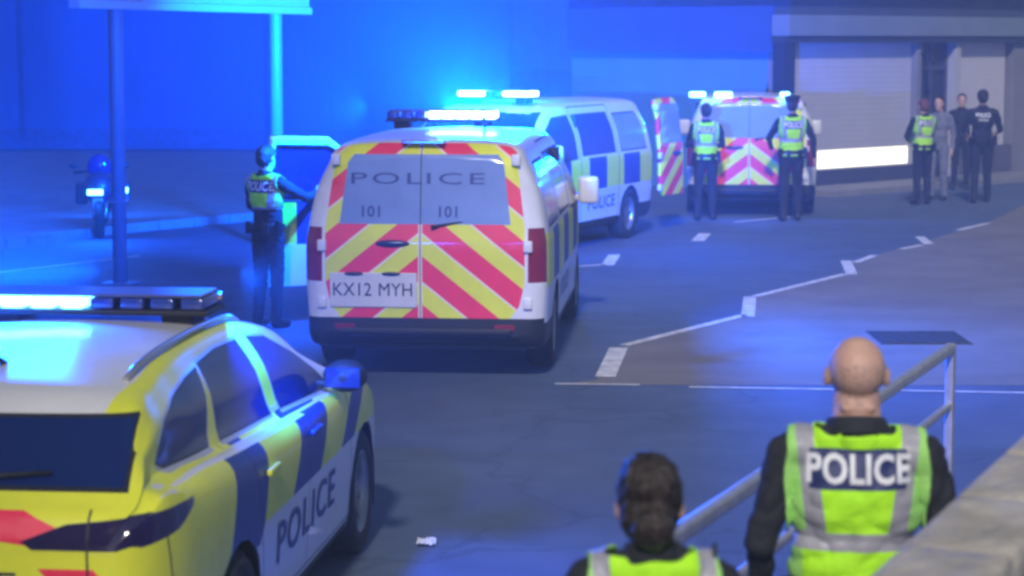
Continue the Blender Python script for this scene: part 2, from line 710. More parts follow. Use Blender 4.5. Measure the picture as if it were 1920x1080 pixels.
# raised pavement on the far left with its kerb
kb = [ground(-260, 482), ground(0, 466), ground(215, 437), ground(600, 400)]
bm = bmesh.new()
far = [Vector((kb[-1].x - 1, 50, 0)), Vector((-30, 50, 0)), Vector((-30, kb[0].y, 0))]
add_prism(bm, [(p.x, p.y) for p in kb + far], 0.0, .12, axes='xy')
tag(obj('pavement', bm, mat('paving_concrete', (0.22, 0.22, 0.22), .85, var=.2, scale=2, bump=.2)), kind='structure')
bm = bmesh.new()
for p, q in zip(kb, kb[1:]):
    t = (q - p).normalized()
    n = Vector((t.y, -t.x, 0)) * .13
    for k in range(6):
        a, b = p.lerp(q, k / 6 + .003), p.lerp(q, (k + 1) / 6 - .003)
        add_prism(bm, [(a.x, a.y), (b.x, b.y), (b.x + n.x, b.y + n.y), (a.x + n.x, a.y + n.y)], -.01, .125, axes='xy')
tag(obj('kerb', bm, mat('kerb_stone', (0.20, 0.20, 0.21), .8, var=.15, scale=4, bump=.2)), kind='structure')
# the iron cover in the road behind the rail
c = ground(1722, 634)
bm = bmesh.new()
add_box(bm, (0, 0, .004), (.80, .86, .008))
add_box(bm, (0, 0, .010), (.70, .76, .008))
for i in range(7):
    add_box(bm, (-.3 + i * .1, 0, .015), (.03, .7, .006))
o = tag(obj('drain_cover', bm, mat('dark_iron', (0.055, 0.055, 0.055), .6, .3, var=.3, scale=20)),
        'dark square iron cover set in the road behind the top of the handrail', 'drain cover')
o.location = c


# ------------------------------------------------------------------ estate car
def estate_car():
    top = ([0, .03, .10, .16, .30, .46, .58, .8, 1.2, 1.7, 2.2, 2.55, 2.8, 3.1, 3.4, 3.55, 3.9, 4.3, 4.5, 4.6, 4.65],
           [.90, .975, 1.02, 1.06, 1.17, 1.30, 1.345, 1.375, 1.41, 1.42, 1.41, 1.375, 1.325, 1.17, 1.03, .975, .93, .86, .77, .70, .60])
    wid = ([0, .04, .10, .2, .4, .8, 1.2, 2.5, 3.6, 4.1, 4.35, 4.5, 4.6, 4.65],
           [.70, .765, .81, .85, .885, .91, .92, .925, .92, .90, .845, .76, .64, .50])
    belt = ([0, .6, 1.2, 2.4, 3.2, 3.6, 4.65], [1.05, 1.05, 1.02, .965, .945, .93, .60])
    bot = ([0, .05, .3, .8, 3.9, 4.4, 4.65], [.40, .31, .25, .2, .19, .22, .34])
    ys = np.unique(np.round(np.concatenate([np.linspace(0, .7, 24), np.linspace(.7, 2.6, 26), np.linspace(2.6, 3.8, 22), np.linspace(3.8, 4.65, 18)]), 4))
    zt, ww, zb, zf = (pchip(*q, ys) for q in (top, wid, belt, bot))
    secs = []
    for y, t, w_, b, f in zip(ys, zt, ww, zb, zf):
        b = min(b, t - .02 - .02 * min(1, y / .3))
        h = t - b
        k = min(1.0, h / .25)
        wb = w_ - float(np.interp(y, [0, .1, .35, .7, 1.2, 2.4, 3.4, 4.65], [.03, .06, .165, .19, .17, .15, .08, .05]))
        tum = float(np.interp(y, [0, .5, 1.0, 1.5], [.08, .14, .30, .36]))
        wr = wb - tum * h
        P = [(0, t), (.45 * wr, t - .006 * k), (.8 * wr, t - .022 * k), (.94 * wr, t - .045 * k), (wr, t - .09 * k - .002),
             (wb - tum * h * .52 + .012 * k, b + h * .47), (wb, b), (wb + (w_ - wb) * .62, b - .025), (w_ - .008, b - .11 * min(1, .3 + h * 2)),
             (w_, f + (b - f) * .6), (w_ - .012, f + (b - f) * .3), (w_ - .03, f + .06), (w_ - .10, f), (w_ * .5, f), (0, f)]
        C = catmull(P, 3)
        secs.append([(max(0.0, p[0]), y, p[1]) for p in C])
        secs[-1][0] = (0.0, y, t)
        secs[-1][-1] = (0.0, y, f)
    bm = loft_body(secs)
    sh = Shell(bm, ['white'])
    # wheel arch openings
    RA, YW, ZW = .36, (.98, 3.70), .325
    for yw in YW:
        circ = [(yw + RA * math.cos(q), ZW + RA * math.sin(q)) for q in [2 * math.pi * k / 20 for k in range(20)]]
        lip = [(yw + (RA + .02) * math.cos(q), ZW + (RA + .02) * math.sin(q)) for q in [2 * math.pi * k / 20 for k in range(20)]]
        for s in (1, -1):
            sh.region('side', lip, 'black', 99, s)
            hs = sh.region('side', circ, None, 99, s)
            bmesh.ops.delete(sh.bm, geom=[f for f in hs], context='FACES')
    hs = [f for f in sh.bm.faces if f.calc_center_median().z < .5 and abs(f.calc_center_median().x) > .6 and
          any((f.calc_center_median().y - yw) ** 2 + (f.calc_center_median().z - ZW) ** 2 < RA ** 2 for yw in YW)]
    bmesh.ops.delete(sh.bm, geom=hs, context='FACES')
    for f in sh.bm.faces:
        if f[sh.pid] == 99:
            f[sh.pid] = 0
    body = (0,)

    def zbelt(y):
        return float(pchip(*belt, [y])[0])
    # livery squares along both flanks
    bnd = [(.84, 1.00), (1.38, 1.55), (1.92, 2.27), (2.53, 2.87), (3.05, 3.45), (3.40, 3.80), (4.1, 4.2)]
    for s in (1, -1):
        sh.region('side', [(-.05, .60), (.72, .60), (.84, .67), (1.00, 1.03), (1.10, 1.06), (2.55, .99), (2.35, 1.6), (-.05, 1.6)], 'yellow', None, s)   # rear quarter
        sh.region('side', [(-.05, .30), (.60, .30), (.66, .63), (-.05, .63)], 'yellow', None, s)
        for i in range(len(bnd) - 1):
            (a0, a1), (b0, b1) = bnd[i], bnd[i + 1]
            sh.region('side', [(a0, .67), (b0, .67), (b1, zbelt(b1) + .012), (a1, zbelt(a1) + .012)], 'blue' if i % 2 == 0 else 'yellow', None, s)
        sh.region('side', [(.80, .60), (1.30, .60), (1.38, .67), (.84, .67)], 'blue', None, s)
        sh.region('side', [(4.1, .55), (4.7, .55), (4.7, 1.2), (4.2, 1.2)], 'yellow', None, s)
    # yellow roof edges at the back
    for s in (1, -1):
        sh.region('top', [(s * .53, .36), (s * .60, 1.35), (s * .80, 1.35), (s * .80, .36)], 'yellow', None)
    # windows: black surround first, then the glass
    def grow(poly, g):
        cx = sum(p[0] for p in poly) / len(poly)
        cy = sum(p[1] for p in poly) / len(poly)
        out = []
        for p in poly:
            v = Vector((p[0] - cx, p[1] - cy))
            out.append((p[0] + g * v.x / max(abs(v.x), .05), p[1] + g * v.y / max(abs(v.y), .05)))
        return out
    qw = [(.50, 1.085), (.58, 1.055), (1.0, 1.035), (1.14, 1.03), (1.42, 1.300), (1.20, 1.29), (.92, 1.255), (.68, 1.195), (.54, 1.13)]
    rw = [(1.32, 1.025), (2.19, .985), (2.17, 1.312), (1.80, 1.322), (1.47, 1.308)]
    fw = [(2.38, .98), (3.10, .955), (3.20, .975), (2.88, 1.15), (2.62, 1.268), (2.36, 1.300)]
    for i, poly in enumerate((qw, rw, fw)):
        for s in (1, -1):
            sh.region('side', grow(poly, .020), 'trim', None, s)
            sh.region('side', grow(poly, .006), 'black', None, s)
            sh.region('side', poly, 'glass', 10 + i if s > 0 else 110 + i, s)
    # panel gaps and doors
    for s in (1, -1):
        o_ = 0 if s > 0 else 100
        sh.region('side', [(1.34, .66), (1.42, .30), (2.27, .29), (2.28, .985), (1.24, 1.03)], None, 20 + o_, s, only=(0,))
        sh.region('side', [(2.28, .985), (2.27, .29), (3.30, .29), (3.34, .55), (3.22, .945)], None, 21 + o_, s, only=(0,))
        sh.line('side', [(1.24, 1.02), (1.34, .66), (1.42, .29), (3.30, .28), (3.34, .55), (3.23, .945)], .009, sgn=s)
        sh.line('side', [(2.28, .985), (2.27, .29)], .009, sgn=s)
        sh.line('side', [(.16, .98), (.22, .62), (.55, .60)], .009, sgn=s)
        sh.region('side', [(3.3, .19), (1.35, .19), (1.35, .26), (3.3, .26)], 'black', None, s)
    # the back: red and yellow, window, tail lights, bumper
    sh.region('rear', [(-.95, .62), (.95, .62), (.95, 1.29), (.60, 1.29), (.66, 1.05), (-.66, 1.05), (-.60, 1.29), (-.95, 1.29)], 'yellow', None, test=lambda f: f.material_index == 0)
    sh.region('rear', [(-.95, .30), (.95, .30), (.95, .62), (-.95, .62)], 'yellow', None, test=lambda f: f.material_index == 0)
    for s in (1, -1):
        def X(p):
            return [(s * a, z) for a, z in p][::s]
        sh.region('rear', X([(-.001, .995), (.36, .995), (.54, .92), (.42, .875), (-.001, .93)]), 'red')
        sh.region('rear', X([(.42, .80), (.62, .80), (.80, .60), (.60, .60)]), 'red')
        sh.region('rear', X([(.36, .56), (.66, .56), (.78, .42), (.48, .42)]), 'red')
        sh.region('rear', X([(-.001, .84), (.20, .80), (.30, .70), (-.001, .70)]), 'red')
    sh.region('rear', [(-.71, 1.045), (.71, 1.045), (.665, 1.275), (-.665, 1.275)], 'black', None, test=lambda f: abs(f.normal.x) < .6)
    sh.region('rear', [(-.69, 1.06), (.69, 1.06), (.648, 1.262), (-.648, 1.262)], 'glass', 30, test=lambda f: abs(f.normal.x) < .6)
    for s in (1, -1):
        def X(p):
            return [(s * a, z) for a, z in p][::s]
        sh.region('rear', X([(.36, .895), (.52, .955), (.80, .985), (.845, .975), (.835, .90), (.70, .865), (.40, .865)]), 'darklens', 31 if s > 0 else 131)
        sh.region('side', [(-.02, .895), (.06, .87), (.26, .895), (.40, .955), (.42, .985), (.30, .985), (-.02, .98)], 'darklens', 31 if s > 0 else 131, s)
    sh.line('rear', [(.60, 1.0), (.60, .62), (.52, .57), (-.52, .57), (-.60, .62), (-.60, 1.0)], .009)
    sh.region('rear', [(-.7, .28), (.7, .28), (.66, .40), (-.66, .40)], 'black')
    sh.region('front', [(-.64, 1.02), (.64, 1.02), (.53, 1.345), (-.53, 1.345)], 'glass', 40, test=lambda f: f.calc_center_median().y < 3.6 and f.normal.z > .3)
    for s in (1, -1):
        sh.region('front', [(s * .50, .60), (s * .84, .64), (s * .84, .74), (s * .50, .70)][::s], 'alloy', 41 if s > 0 else 141, test=lambda f: f.calc_center_median().y > 4.2)
    sh.region('front', [(-.45, .38), (.45, .38), (.48, .62), (-.48, .62)], 'black')
    root = empty('police_car', (0, 0, 0))
    tag(root, 'estate police car in yellow and blue squares at the lower left', 'police car')
    mats = [mm(k) for k in sh.mats]
    names = {0: 'body', 10: 'side_window', 11: 'side_window', 12: 'side_window', 20: 'door', 21: 'door', 30: 'rear_window', 31: 'tail_light', 40: 'windscreen', 41: 'headlight'}
    made = {}
    for pid in sh.pids():
        nm = names.get(pid % 100)
        made[pid] = obj(nm, sh.take(pid), mats, root, smooth=True, angle=42)
    skin_all = bvh_of(*made.values())
    sh.bm.free()
    # inside of the arches, underside
    b = bmesh.new()
    for yw in YW:
        for s in (1, -1):
            arch_liner(b, yw, ZW, RA + .012, s * .60, s * .905)
    add_box(b, (0, 2.3, .30), (1.5, 4.2, .16))
    obj('underbody', b, mm('black'), root)
    for yw in YW:
        for s in (1, -1):
            wheel(root, s * .80, yw, .325, .22, s)
    # mirrors, handles, rails, aerial, spoiler lip, wiper
    for s in (1, -1):
        b = bmesh.new()
        add_ell(b, (s * .95, 3.02, 1.03), (.11, .075, .08))
        add_box(b, (s * .84, 3.06, .985), (.12, .05, .035), bevel=.01)
        mo = obj('wing_mirror', b, mm('black'), root, smooth=True)
        b = bmesh.new()
        add_box(b, (s * .95, 2.955, 1.03), (.17, .012, .10), bevel=.005)
        obj('mirror_glass', b, mat('mirror', (.02, .03, .09), .05, .2), mo)
        for yy in (1.50, 2.42):
            hit = skin_all.ray_cast(Vector((s * 1.6, yy, .87)), Vector((-s, 0, 0)))[0]
            b = bmesh.new()
            add_box(b, (hit.x + s * .018, yy, .872), (.022, .19, .028), bevel=.008)
            obj('door_handle', b, mm('yellow') if yy < 2 else mm('blue'), made[(20 if yy < 2 else 21) + (0 if s > 0 else 100)], smooth=True)
        b = bmesh.new()
        pts = []
        for yy in np.linspace(.75, 2.55, 14):
            hit = skin_all.ray_cast(Vector((s * .53, yy, 2)), Vector((0, 0, -1)))[0]
            pts.append((hit.x, yy, hit.z + .022))
        pts[0] = (pts[0][0], pts[0][1], pts[0][2] - .02)
        pts[-1] = (pts[-1][0], pts[-1][1], pts[-1][2] - .02)
        add_tube(b, pts, .014, 8)
        obj('roof_rail', b, mat('satin_trim', (.45, .45, .47), .3, .7), root)
    b = bmesh.new()
    add_tube(b, [(0, .95, 1.34), (0, .90, 1.39), (0, .80, 1.43)], [.03, .015, .006], 10)
    obj('roof_aerial', b, mm('black'), root)
    b = bmesh.new()
    add_tube(b, [(0, .15, 1.075), (.12, .165, 1.085), (.42, .19, 1.105)], [.02, .012, .008], 8)
    obj('rear_wiper', b, mm('black'), root)
    b = bmesh.new()
    add_box(b, (0, -.012, .50), (.53, .012, .115), bevel=.004)
    pl = obj('number_plate', b, mat('yellow_plate', (.75, .60, .05), .5), root)
    b = bmesh.new()
    add_box(b, (0, -.004, .965), (.12, .02, .035), bevel=.008)
    obj('tailgate_handle', b, mm('black'), root)
    bv = skin_all
    lettering('POLICE', .245, (.9, 2.24, .515), (0, 1, 0), (0, 0, 1), bv, mm('navy'), root, bold=.012, sx=1.46, spacing=1.12)
    lettering('POLICE', .245, (-.9, 2.24, .515), (0, -1, 0), (0, 0, 1), bv, mm('navy'), root, bold=.012, sx=1.46, spacing=1.12)
    lettering('POLICE', .10, (0, -.1, .745), (1, 0, 0), (0, 0, 1), bv, mm('ink'), root, bold=.012, sx=1.9, spacing=1.15)
    lb = lightbar(root, (0, 2.15, 1.44), 1.08, .34, .085, (0, 1, 2, 3), 3.2, nmod=8)
    blue_area('light_bar_glow', (-.3, -.21, .135), (.5, .03), (-.15, -1, -.12), 45, lb, 170)
    blue_area('light_bar_glow', (-.3, .21, .135), (.5, .03), (.05, 1, -.2), 35, lb, 160)
    blue_area('light_bar_glow', (.66, .0, .17), (.3, .03), (1, .35, -.45), 65, lb, 170)
    blue_area('light_bar_glow', (-.3, .21, .135), (.5, .03), (-.75, 1, -.03), 190, lb, 62)
    return root


car = estate_car()
car.location = (-2.075, 7.544, 0)
car.rotation_euler = (0, 0, -.109)


# ------------------------------------------------------------------ panel vans
def police_van(label, rear_text=True, lit=(), bar_y=3.35, openings=(), plate=None, handle=True, bar=True, bar_x=0, bar_w=1.3):
    L = 4.95
    top = ([0, .04, .10, .35, 1.5, 2.8, 3.3, 3.7, 4.05, 4.25, 4.6, 4.85, 4.95],
           [1.74, 1.82, 1.855, 1.875, 1.885, 1.875, 1.84, 1.69, 1.40, 1.22, 1.08, .92, .70])
    wid = ([0, .03, .08, .2, .6, 3.8, 4.4, 4.75, 4.9, 4.95], [.84, .90, .935, .955, .96, .96, .93, .83, .70, .60])
    bot = ([0, .06, .3, 4.5, 4.95], [.36, .30, .24, .22, .30])
    ys = np.unique(np.round(np.concatenate([np.linspace(0, .5, 12), np.linspace(.5, 3.2, 20), np.linspace(3.2, 4.4, 18), np.linspace(4.4, 4.95, 9)]), 4))
    zt, ww, zf = (pchip(*q, ys) for q in (top, wid, bot))
    secs = []
    for y, t, w_, f in zip(ys, zt, ww, zf):
        b = min(1.16, t - .05)
        h = t - b
        k = min(1, h / .4)
        wr = w_ - .03 - .22 * h
        P = [(0, t), (.5 * wr, t - .01 * k), (.82 * wr, t - .03 * k), (.95 * wr, t - .075 * k), (wr + .012 * k, t - .17 * k - .002),
             (w_ - .02 - .07 * h, b + h * .42), (w_ - .012, b), (w_, b - .10), (w_ + .0, f + (b - f) * .55), (w_ - .015, f + (b - f) * .25),
             (w_ - .025, f + .07), (w_ - .11, f), (w_ * .5, f), (0, f)]
        C = catmull(P, 3)
        C[0], C[-1] = (0, t), (0, f)
        lean = lambda z: max(0, z - 1.08) * .16 * max(0, 1 - y / 1.6)
        secs.append([(max(0.0, p[0]), y + lean(p[1]), p[1]) for p in C])
    sh = Shell(loft_body(secs), ['white'])
    YW, ZW, RA = (.98, 4.02), .335, .385
    for yw in YW:
        circ = [(yw + RA * math.cos(q), ZW + RA * math.sin(q)) for q in [2 * math.pi * k / 20 for k in range(20)]]
        for s in (1, -1):
            hs = sh.region('side', circ, None, None, s)
            bmesh.ops.delete(sh.bm, geom=hs, context='FACES')
    hs = [f for f in sh.bm.faces if f.calc_center_median().z < .5 and abs(f.calc_center_median().x) > .6 and
          any((f.calc_center_median().y - yw) ** 2 + (f.calc_center_median().z - ZW) ** 2 < RA ** 2 for yw in YW)]
    bmesh.ops.delete(sh.bm, geom=hs, context='FACES')
    # flank squares, windows, doors
    cuts = [.10, .62, 1.24, 1.86, 2.48, 3.10, 3.72]
    for s in (1, -1):
        for i in range(6):
            sh.region('side', [(cuts[i], .74), (cuts[i + 1], .74), (cuts[i + 1], 1.15), (cuts[i], 1.15)], 'yellow' if i % 2 == 0 else 'blue', None, s)
        sh.region('side', [(3.72, .74), (4.3, .74), (4.3, 1.15), (3.72, 1.15)], 'yellow', None, s)
        sh.region('side', [(4.3, .74), (5, .74), (5, 1.1), (4.3, 1.1)], 'blue', None, s)
        sh.region('side', [(4.0, .21), (.9, .21), (.9, .34), (4.0, .34)], 'black', None, s)
        wins = ([(.34, 1.20), (1.30, 1.20), (1.30, 1.67), (.50, 1.67), (.44, 1.62)], [(1.52, 1.20), (2.66, 1.20), (2.66, 1.69), (1.52, 1.69)],
                [(2.86, 1.17), (3.90, 1.13), (3.98, 1.17), (3.62, 1.52), (3.38, 1.67), (2.86, 1.69)])
        for i, poly in enumerate(wins):
            cx = sum(p[0] for p in poly) / len(poly); cy = sum(p[1] for p in poly) / len(poly)
            big = [(p[0] + .02 * (1 if p[0] > cx else -1), p[1] + .02 * (1 if p[1] > cy else -1)) for p in poly]
            sh.region('side', big, 'black', None, s)
            sh.region('side', poly, 'skyglass' if i == 0 else 'glass', 10 + i + (0 if s > 0 else 100), s)
        o_ = 0 if s > 0 else 100
        sh.region('side', [(1.42, .345), (2.74, .345), (2.74, 1.80), (1.42, 1.80)], None, 20 + o_, s, only=(0, ))
        sh.region('side', [(2.78, .345), (3.62, .345), (3.66, .75), (4.02, .85), (4.02, 1.16), (3.66, 1.55), (3.36, 1.75), (2.78, 1.77)], None, 21 + o_, s, only=(0, ))
        sh.line('side', [(1.42, .345), (2.76, .345), (2.76, 1.80), (1.42, 1.80), (1.42, .345)], .014, sgn=s)
        sh.line('side', [(2.76, .345), (3.62, .345), (3.66, .75), (4.02, .85), (4.02, 1.14)], .012, sgn=s)
    # back doors: black bumper, inverted-V stripes over doors and window frame
    sh.region('rear', [(-1, .20), (1, .20), (1, .50), (-1, .50)], 'black', None)
    sh.region('side', [(-.1, .2), (.62, .2), (.62, .46), (-.1, .46)], 'black', None, 1)
    sh.region('side', [(-.1, .2), (.62, .2), (.62, .46), (-.1, .46)], 'black', None, -1)
    outline = [(-.66, .50), (.66, .50), (.735, .60), (.775, .78), (.775, 1.20), (.70, 1.78), (.62, 1.845), (-.62, 1.845), (-.70, 1.78), (-.775, 1.20), (-.775, .78), (-.735, .60)]
    sh.region('rear', outline, 'yellow', 50, test=lambda f: f.calc_center_median().y < .5)
    sh.region('rear', [(-.05 + 0, .50), (-.02, .50), (-.02, 1.85), (-.05, 1.85)], 'pale', None, only=(50,))
    per, slope = .375, 0.80
    for k in range(-2, 8):
        for s in (1, -1):
            def q(u, x):                                    # stripe rising to the middle on both doors
                return u - slope * x
            z0 = .41 + (k - 1) * per
            z1 = z0 + per * .52
            for a, b_, mk in ((z0 - .018, z0 + .004, 'pale'), (z0, z1, 'red')):
                poly = [(0.0, a + .0), (.80, a - slope * .80), (.80, b_ - slope * .80), (0.0, b_)]
                poly = [(s * x - (.05 if s < 0 else .02), z) for x, z in poly][::s]
                sh.region('rear', poly, mk, None, only=(50,), test=lambda f: not (-.05 < f.calc_center_median().x < -.02))
    win = [(-.665, 1.225), (.665, 1.225), (.605, 1.70), (.56, 1.76), (-.56, 1.76), (-.605, 1.70)]
    sh.region('rear', win, 'skyglass', 30, only=(50,))
    sh.line('rear', [(-.035, .50), (-.035, 1.845)], .008, only=(50, 30))
    # split into the two doors
    for f in sh.bm.faces:
        if f[sh.pid] == 50 and f.calc_center_median().x < -.035:
            f[sh.pid] = 150
        if f[sh.pid] == 30 and f.calc_center_median().x < -.035:
            f[sh.pid] = 130
    for s in (1, -1):
        tl = [(s * x, z) for x, z in [(.80, .78), (.99, .78), (.99, 1.20), (.80, 1.20)]][::s]
        sh.region('rear', tl, 'lens', 31 if s > 0 else 131, test=lambda f: f[sh.pid] == 0)
        sh.region('side', [(-.05, .78), (.10, .78), (.07, 1.20), (-.05, 1.20)], 'lens', 31 if s > 0 else 131, s)
        hl = [(s * .50, .78), (s * .90, .82), (s * .93, 1.0), (s * .62, .90)][::s]
        sh.region('front', hl, 'alloy', 41 if s > 0 else 141, test=lambda f: f.calc_center_median().y > 4.2)
    sh.region('front', [(-.86, 1.20), (.86, 1.20), (.70, 1.76), (-.70, 1.76)], 'glass', 40, test=lambda f: f.calc_center_median().y < 4.4)
    sh.region('front', [(-.55, .36), (.55, .36), (.5, .74), (-.5, .74)], 'black')
    root = empty('police_van', (0, 0, 0))
    tag(root, label, 'police van', 'police vans pulled up in the yard')
    mats = [mm(k) for k in sh.mats]
    names = {0: 'body', 10: 'side_window', 11: 'side_window', 12: 'side_window', 20: 'sliding_door', 21: 'front_door', 30: 'rear_window', 31: 'tail_light', 40: 'windscreen', 41: 'headlight', 50: 'rear_door'}
    made = {}
    for pid in sh.pids():
        made[pid] = obj(names[pid % 100], sh.take(pid), mats, root, smooth=True, angle=40)
    for a, b_ in ((10, None), (11, 20), (12, 21), (110, None), (111, 120), (112, 121), (30, 50), (130, 150)):
        if b_ and a in made and b_ in made:
            made[a].parent = made[b_]
    bv = bvh_of(*made.values())
    sh.bm.free()
    b = bmesh.new()
    for yw in YW:
        for s in (1, -1):
            arch_liner(b, yw, ZW, RA + .015, s * .62, s * .93)
    add_box(b, (0, 2.4, .31), (1.6, 4.4, .16))
    add_box(b, (0, 2.72, 1.0), (1.72, .05, 1.4))
    for s in (1, -1):
        add_box(b, (s * .45, 3.05, .85), (.5, .16, .8), bevel=.05)
        add_box(b, (s * .45, 3.3, .55), (.5, .5, .16), bevel=.05)
    obj('cabin_interior', b, mm('black'), root)
    for yw in YW:
        for s in (1, -1):
            wheel(root, s * .83, yw, .335, .225, s, 8)
    dr = made[150] if 150 in made else root
    dl = made[50]
    if handle:
        b = bmesh.new()
        add_ell(b, (-.25, .0, 1.075), (.135, .022, .030))
        obj('door_handle', b, mat('dark_blue_handle', (.01, .03, .12), .3), dr, smooth=True)
    if plate:
        b = bmesh.new()
        add_box(b, (-.40, -.006, .715), (.68, .022, .27), bevel=.01)
        po = obj('number_plate', b, mm('plate'), dr)
        for x in (-.55, -.26):
            b = bmesh.new()
            add_ell(b, (x, -.022, .843), (.075, .012, .016))
            obj('plate_lamp', b, mm('ink'), po, smooth=True)
        for word, xx in zip(plate.split(), (-.565, -.225)):
            lettering(word, .145, (xx, -.2, .715), (1, 0, 0), (0, 0, 1), bvh_of(po), mm('ink'), po, bold=0, sx=.90, spacing=1.02)
    if rear_text:
        me_l, me_r = made[30], made[130]
        bw = bvh_of(me_l, me_r)
        up = (0, .16, 1)
        for t, x0, par in (('POL', -.31, me_r), ('ICE', .23, me_l)):
            lettering(t, .125, (x0, -.2, 1.615), (1, 0, 0), up, bw, mm('navy'), par, bold=.0, sx=2.3 if t == 'POL' else 2.35, spacing=1.18)
        for x0, par in ((-.42, me_r), (.18, me_l)):
            lettering('101', .12, (x0, -.2, 1.355), (1, 0, 0), up, bw, mm('navy'), par, bold=.02, sx=1.0, spacing=1.05)
    for s, dd in ((1, dl), (-1, dr)):
        for z in (.62, 1.06, 1.72):
            b = bmesh.new()
            x_ = s * (.80 if z < 1.2 else .70)
            add_box(b, (x_, -.004 + max(0, z - 1.08) * .16, z), (.07, .05, .09), bevel=.012)
            obj('hinge', b, mm('white'), dd, smooth=True)
        b = bmesh.new()
        add_box(b, (s * .62, -.012, .43), (.16, .03, .045), bevel=.006)
        obj('reflector', b, mm('lens'), root)
    b = bmesh.new()
    add_tube(b, [(.05, .005, 1.20), (.12, .02, 1.215), (.46, .05, 1.27)], [.02, .012, .008], 8)
    obj('rear_wiper', b, mm('black'), dl)
    b = bmesh.new()
    add_box(b, (0, .0, .40), (1.35, .09, .05), bevel=.015)
    obj('bumper_step', b, mm('black'), root)
    for s in (1, -1):
        lettering('POLICE', .22, (s * .95, 2.05, .555), (0, s, 0), (0, 0, 1), bv, mm('navy'), root, bold=.012, sx=1.25, spacing=1.1)
        b = bmesh.new()
        add_box(b, (s * 1.06, 3.86, 1.24), (.19, .10, .26), bevel=.04)
        add_box(b, (s * .96, 3.88, 1.17), (.12, .05, .05), bevel=.01)
        pd = made.get(21 if s > 0 else 121, root)
        obj('wing_mirror', b, mm('white'), pd, smooth=True)
    b = bmesh.new()
    add_box(b, (-.02, .125, 1.855), (.34, .06, .03), bevel=.008)
    obj('high_brake_light', b, mm('lens'), root)
    b = bmesh.new()
    add_tube(b, [(.25, 2.2, 1.90), (.25, 2.12, 1.96), (.25, 2.0, 2.04)], [.025, .012, .005], 8)
    obj('roof_aerial', b, mm('black'), root)
    if bar:
        lb = lightbar(root, (bar_x, bar_y, 1.915), bar_w, .34, .10, lit, 4.5, core=(.28, .62, 1.0), nmod=8)
        root['bar'] = lb.name
    # doors that stand open
    for pid, piv, ang, wins in openings:
        o = made[pid]
        T = Matrix.Translation(Vector(piv)) @ Matrix.Rotation(R(ang), 4, 'Z') @ Matrix.Translation(-Vector(piv))
        objs = [o] + [c for c in o.children]
        for x in objs:
            x.data.transform(T)
            md = x.modifiers.new('thickness', 'SOLIDIFY')
            md.thickness = .05 if x is o else .012
            md.offset = -1 if x is o else -.5
    return root, made


van, van_parts = police_van('nearest police van, number plate and POLICE 101 on its chevron striped back doors', lit=(3, 4, 5, 6, 7), bar_y=2.9, bar_w=1.0, bar_x=-.20, plate='KX12 MYH',
                            openings=((121, (-.95, 3.95, 0), -58, ()),))
van.location = (-.675, 16.85, 0)
van.rotation_euler = (0, 0, -.088)
bar = bpy.data.objects[van['bar']]
del van['bar']
blue_area('light_bar_glow', (.3, .21, .135), (.6, .03), (-.24, 1, .12), 1300, bar, 64)
blue_area('light_bar_glow', (.3, -.21, .135), (.6, .03), (.1, -1, -.2), 90, bar, 170)
blue_area('light_bar_glow', (.70, 0, .135), (.3, .03), (1, -.4, -.2), 420, bar, 170)
blue_area('light_bar_glow', (-.70, 0, .135), (.3, .03), (-1, .0, -.12), 220, bar, 170)

van2, v2 = police_van('police people carrier showing its blue and yellow flank, its rear door swung open', rear_text=False, lit=(0, 1, 2, 5, 6, 7), bar_y=3.2, bar_w=1.0,
                      openings=((150, (-.93, .05, 0), -96, ()),))
h2 = Vector((-.40, -.92)).normalized()
van2.location = (1.10, 30.6, 0)
van2.rotation_euler = (0, 0, math.atan2(-h2.x, h2.y))
bar = bpy.data.objects[van2['bar']]
del van2['bar']
blue_area('light_bar_glow', (0, -.21, .135), (.8, .03), (0, -1, -.05), 45, bar, 160)
blue_area('light_bar_glow', (-.70, 0, .135), (.3, .03), (-1, 0, -.12), 60, bar, 160)

van3, v3 = police_van('police van parked furthest away beside the shop with two officers behind it', rear_text=False, lit=(), bar=False)
van3.location = (3.60, 33.0, 0)
van3.scale = (1.03, 1, .965)
van3.rotation_euler = (0, 0, -.10)
for x, wd, dx in ((-.80, .24, 0), (-.42, .26, 0), (.48, .14, 0)):
    b = bmesh.new()
    add_box(b, (x, .30, 1.89), (wd, .16, .085), bevel=.025)
    o = obj('roof_beacon', b, emit('far_blue_beacon', (.12, .55, 1.0), 4), van3, smooth=True)
    blue_area('beacon_glow', (x, .15, 1.93), (wd, .06), (0, -1, -.2), 14, o, 170)


# ------------------------------------------------------------------ buildings
def quad_wall(bm, u0, u1, z0, z1, v0, v1, mi=0, bevel=0):
    add_box(bm, ((u0 + u1) / 2, (v0 + v1) / 2, (z0 + z1) / 2), (abs(u1 - u0), abs(v1 - v0), abs(z1 - z0)), mi, bevel=bevel)


cladding = lambda: mat('blue_washed_cladding', (0.008, 0.14, 0.42), .8, var=.10, scale=.5)  # blue lamp wash put into the cladding colour


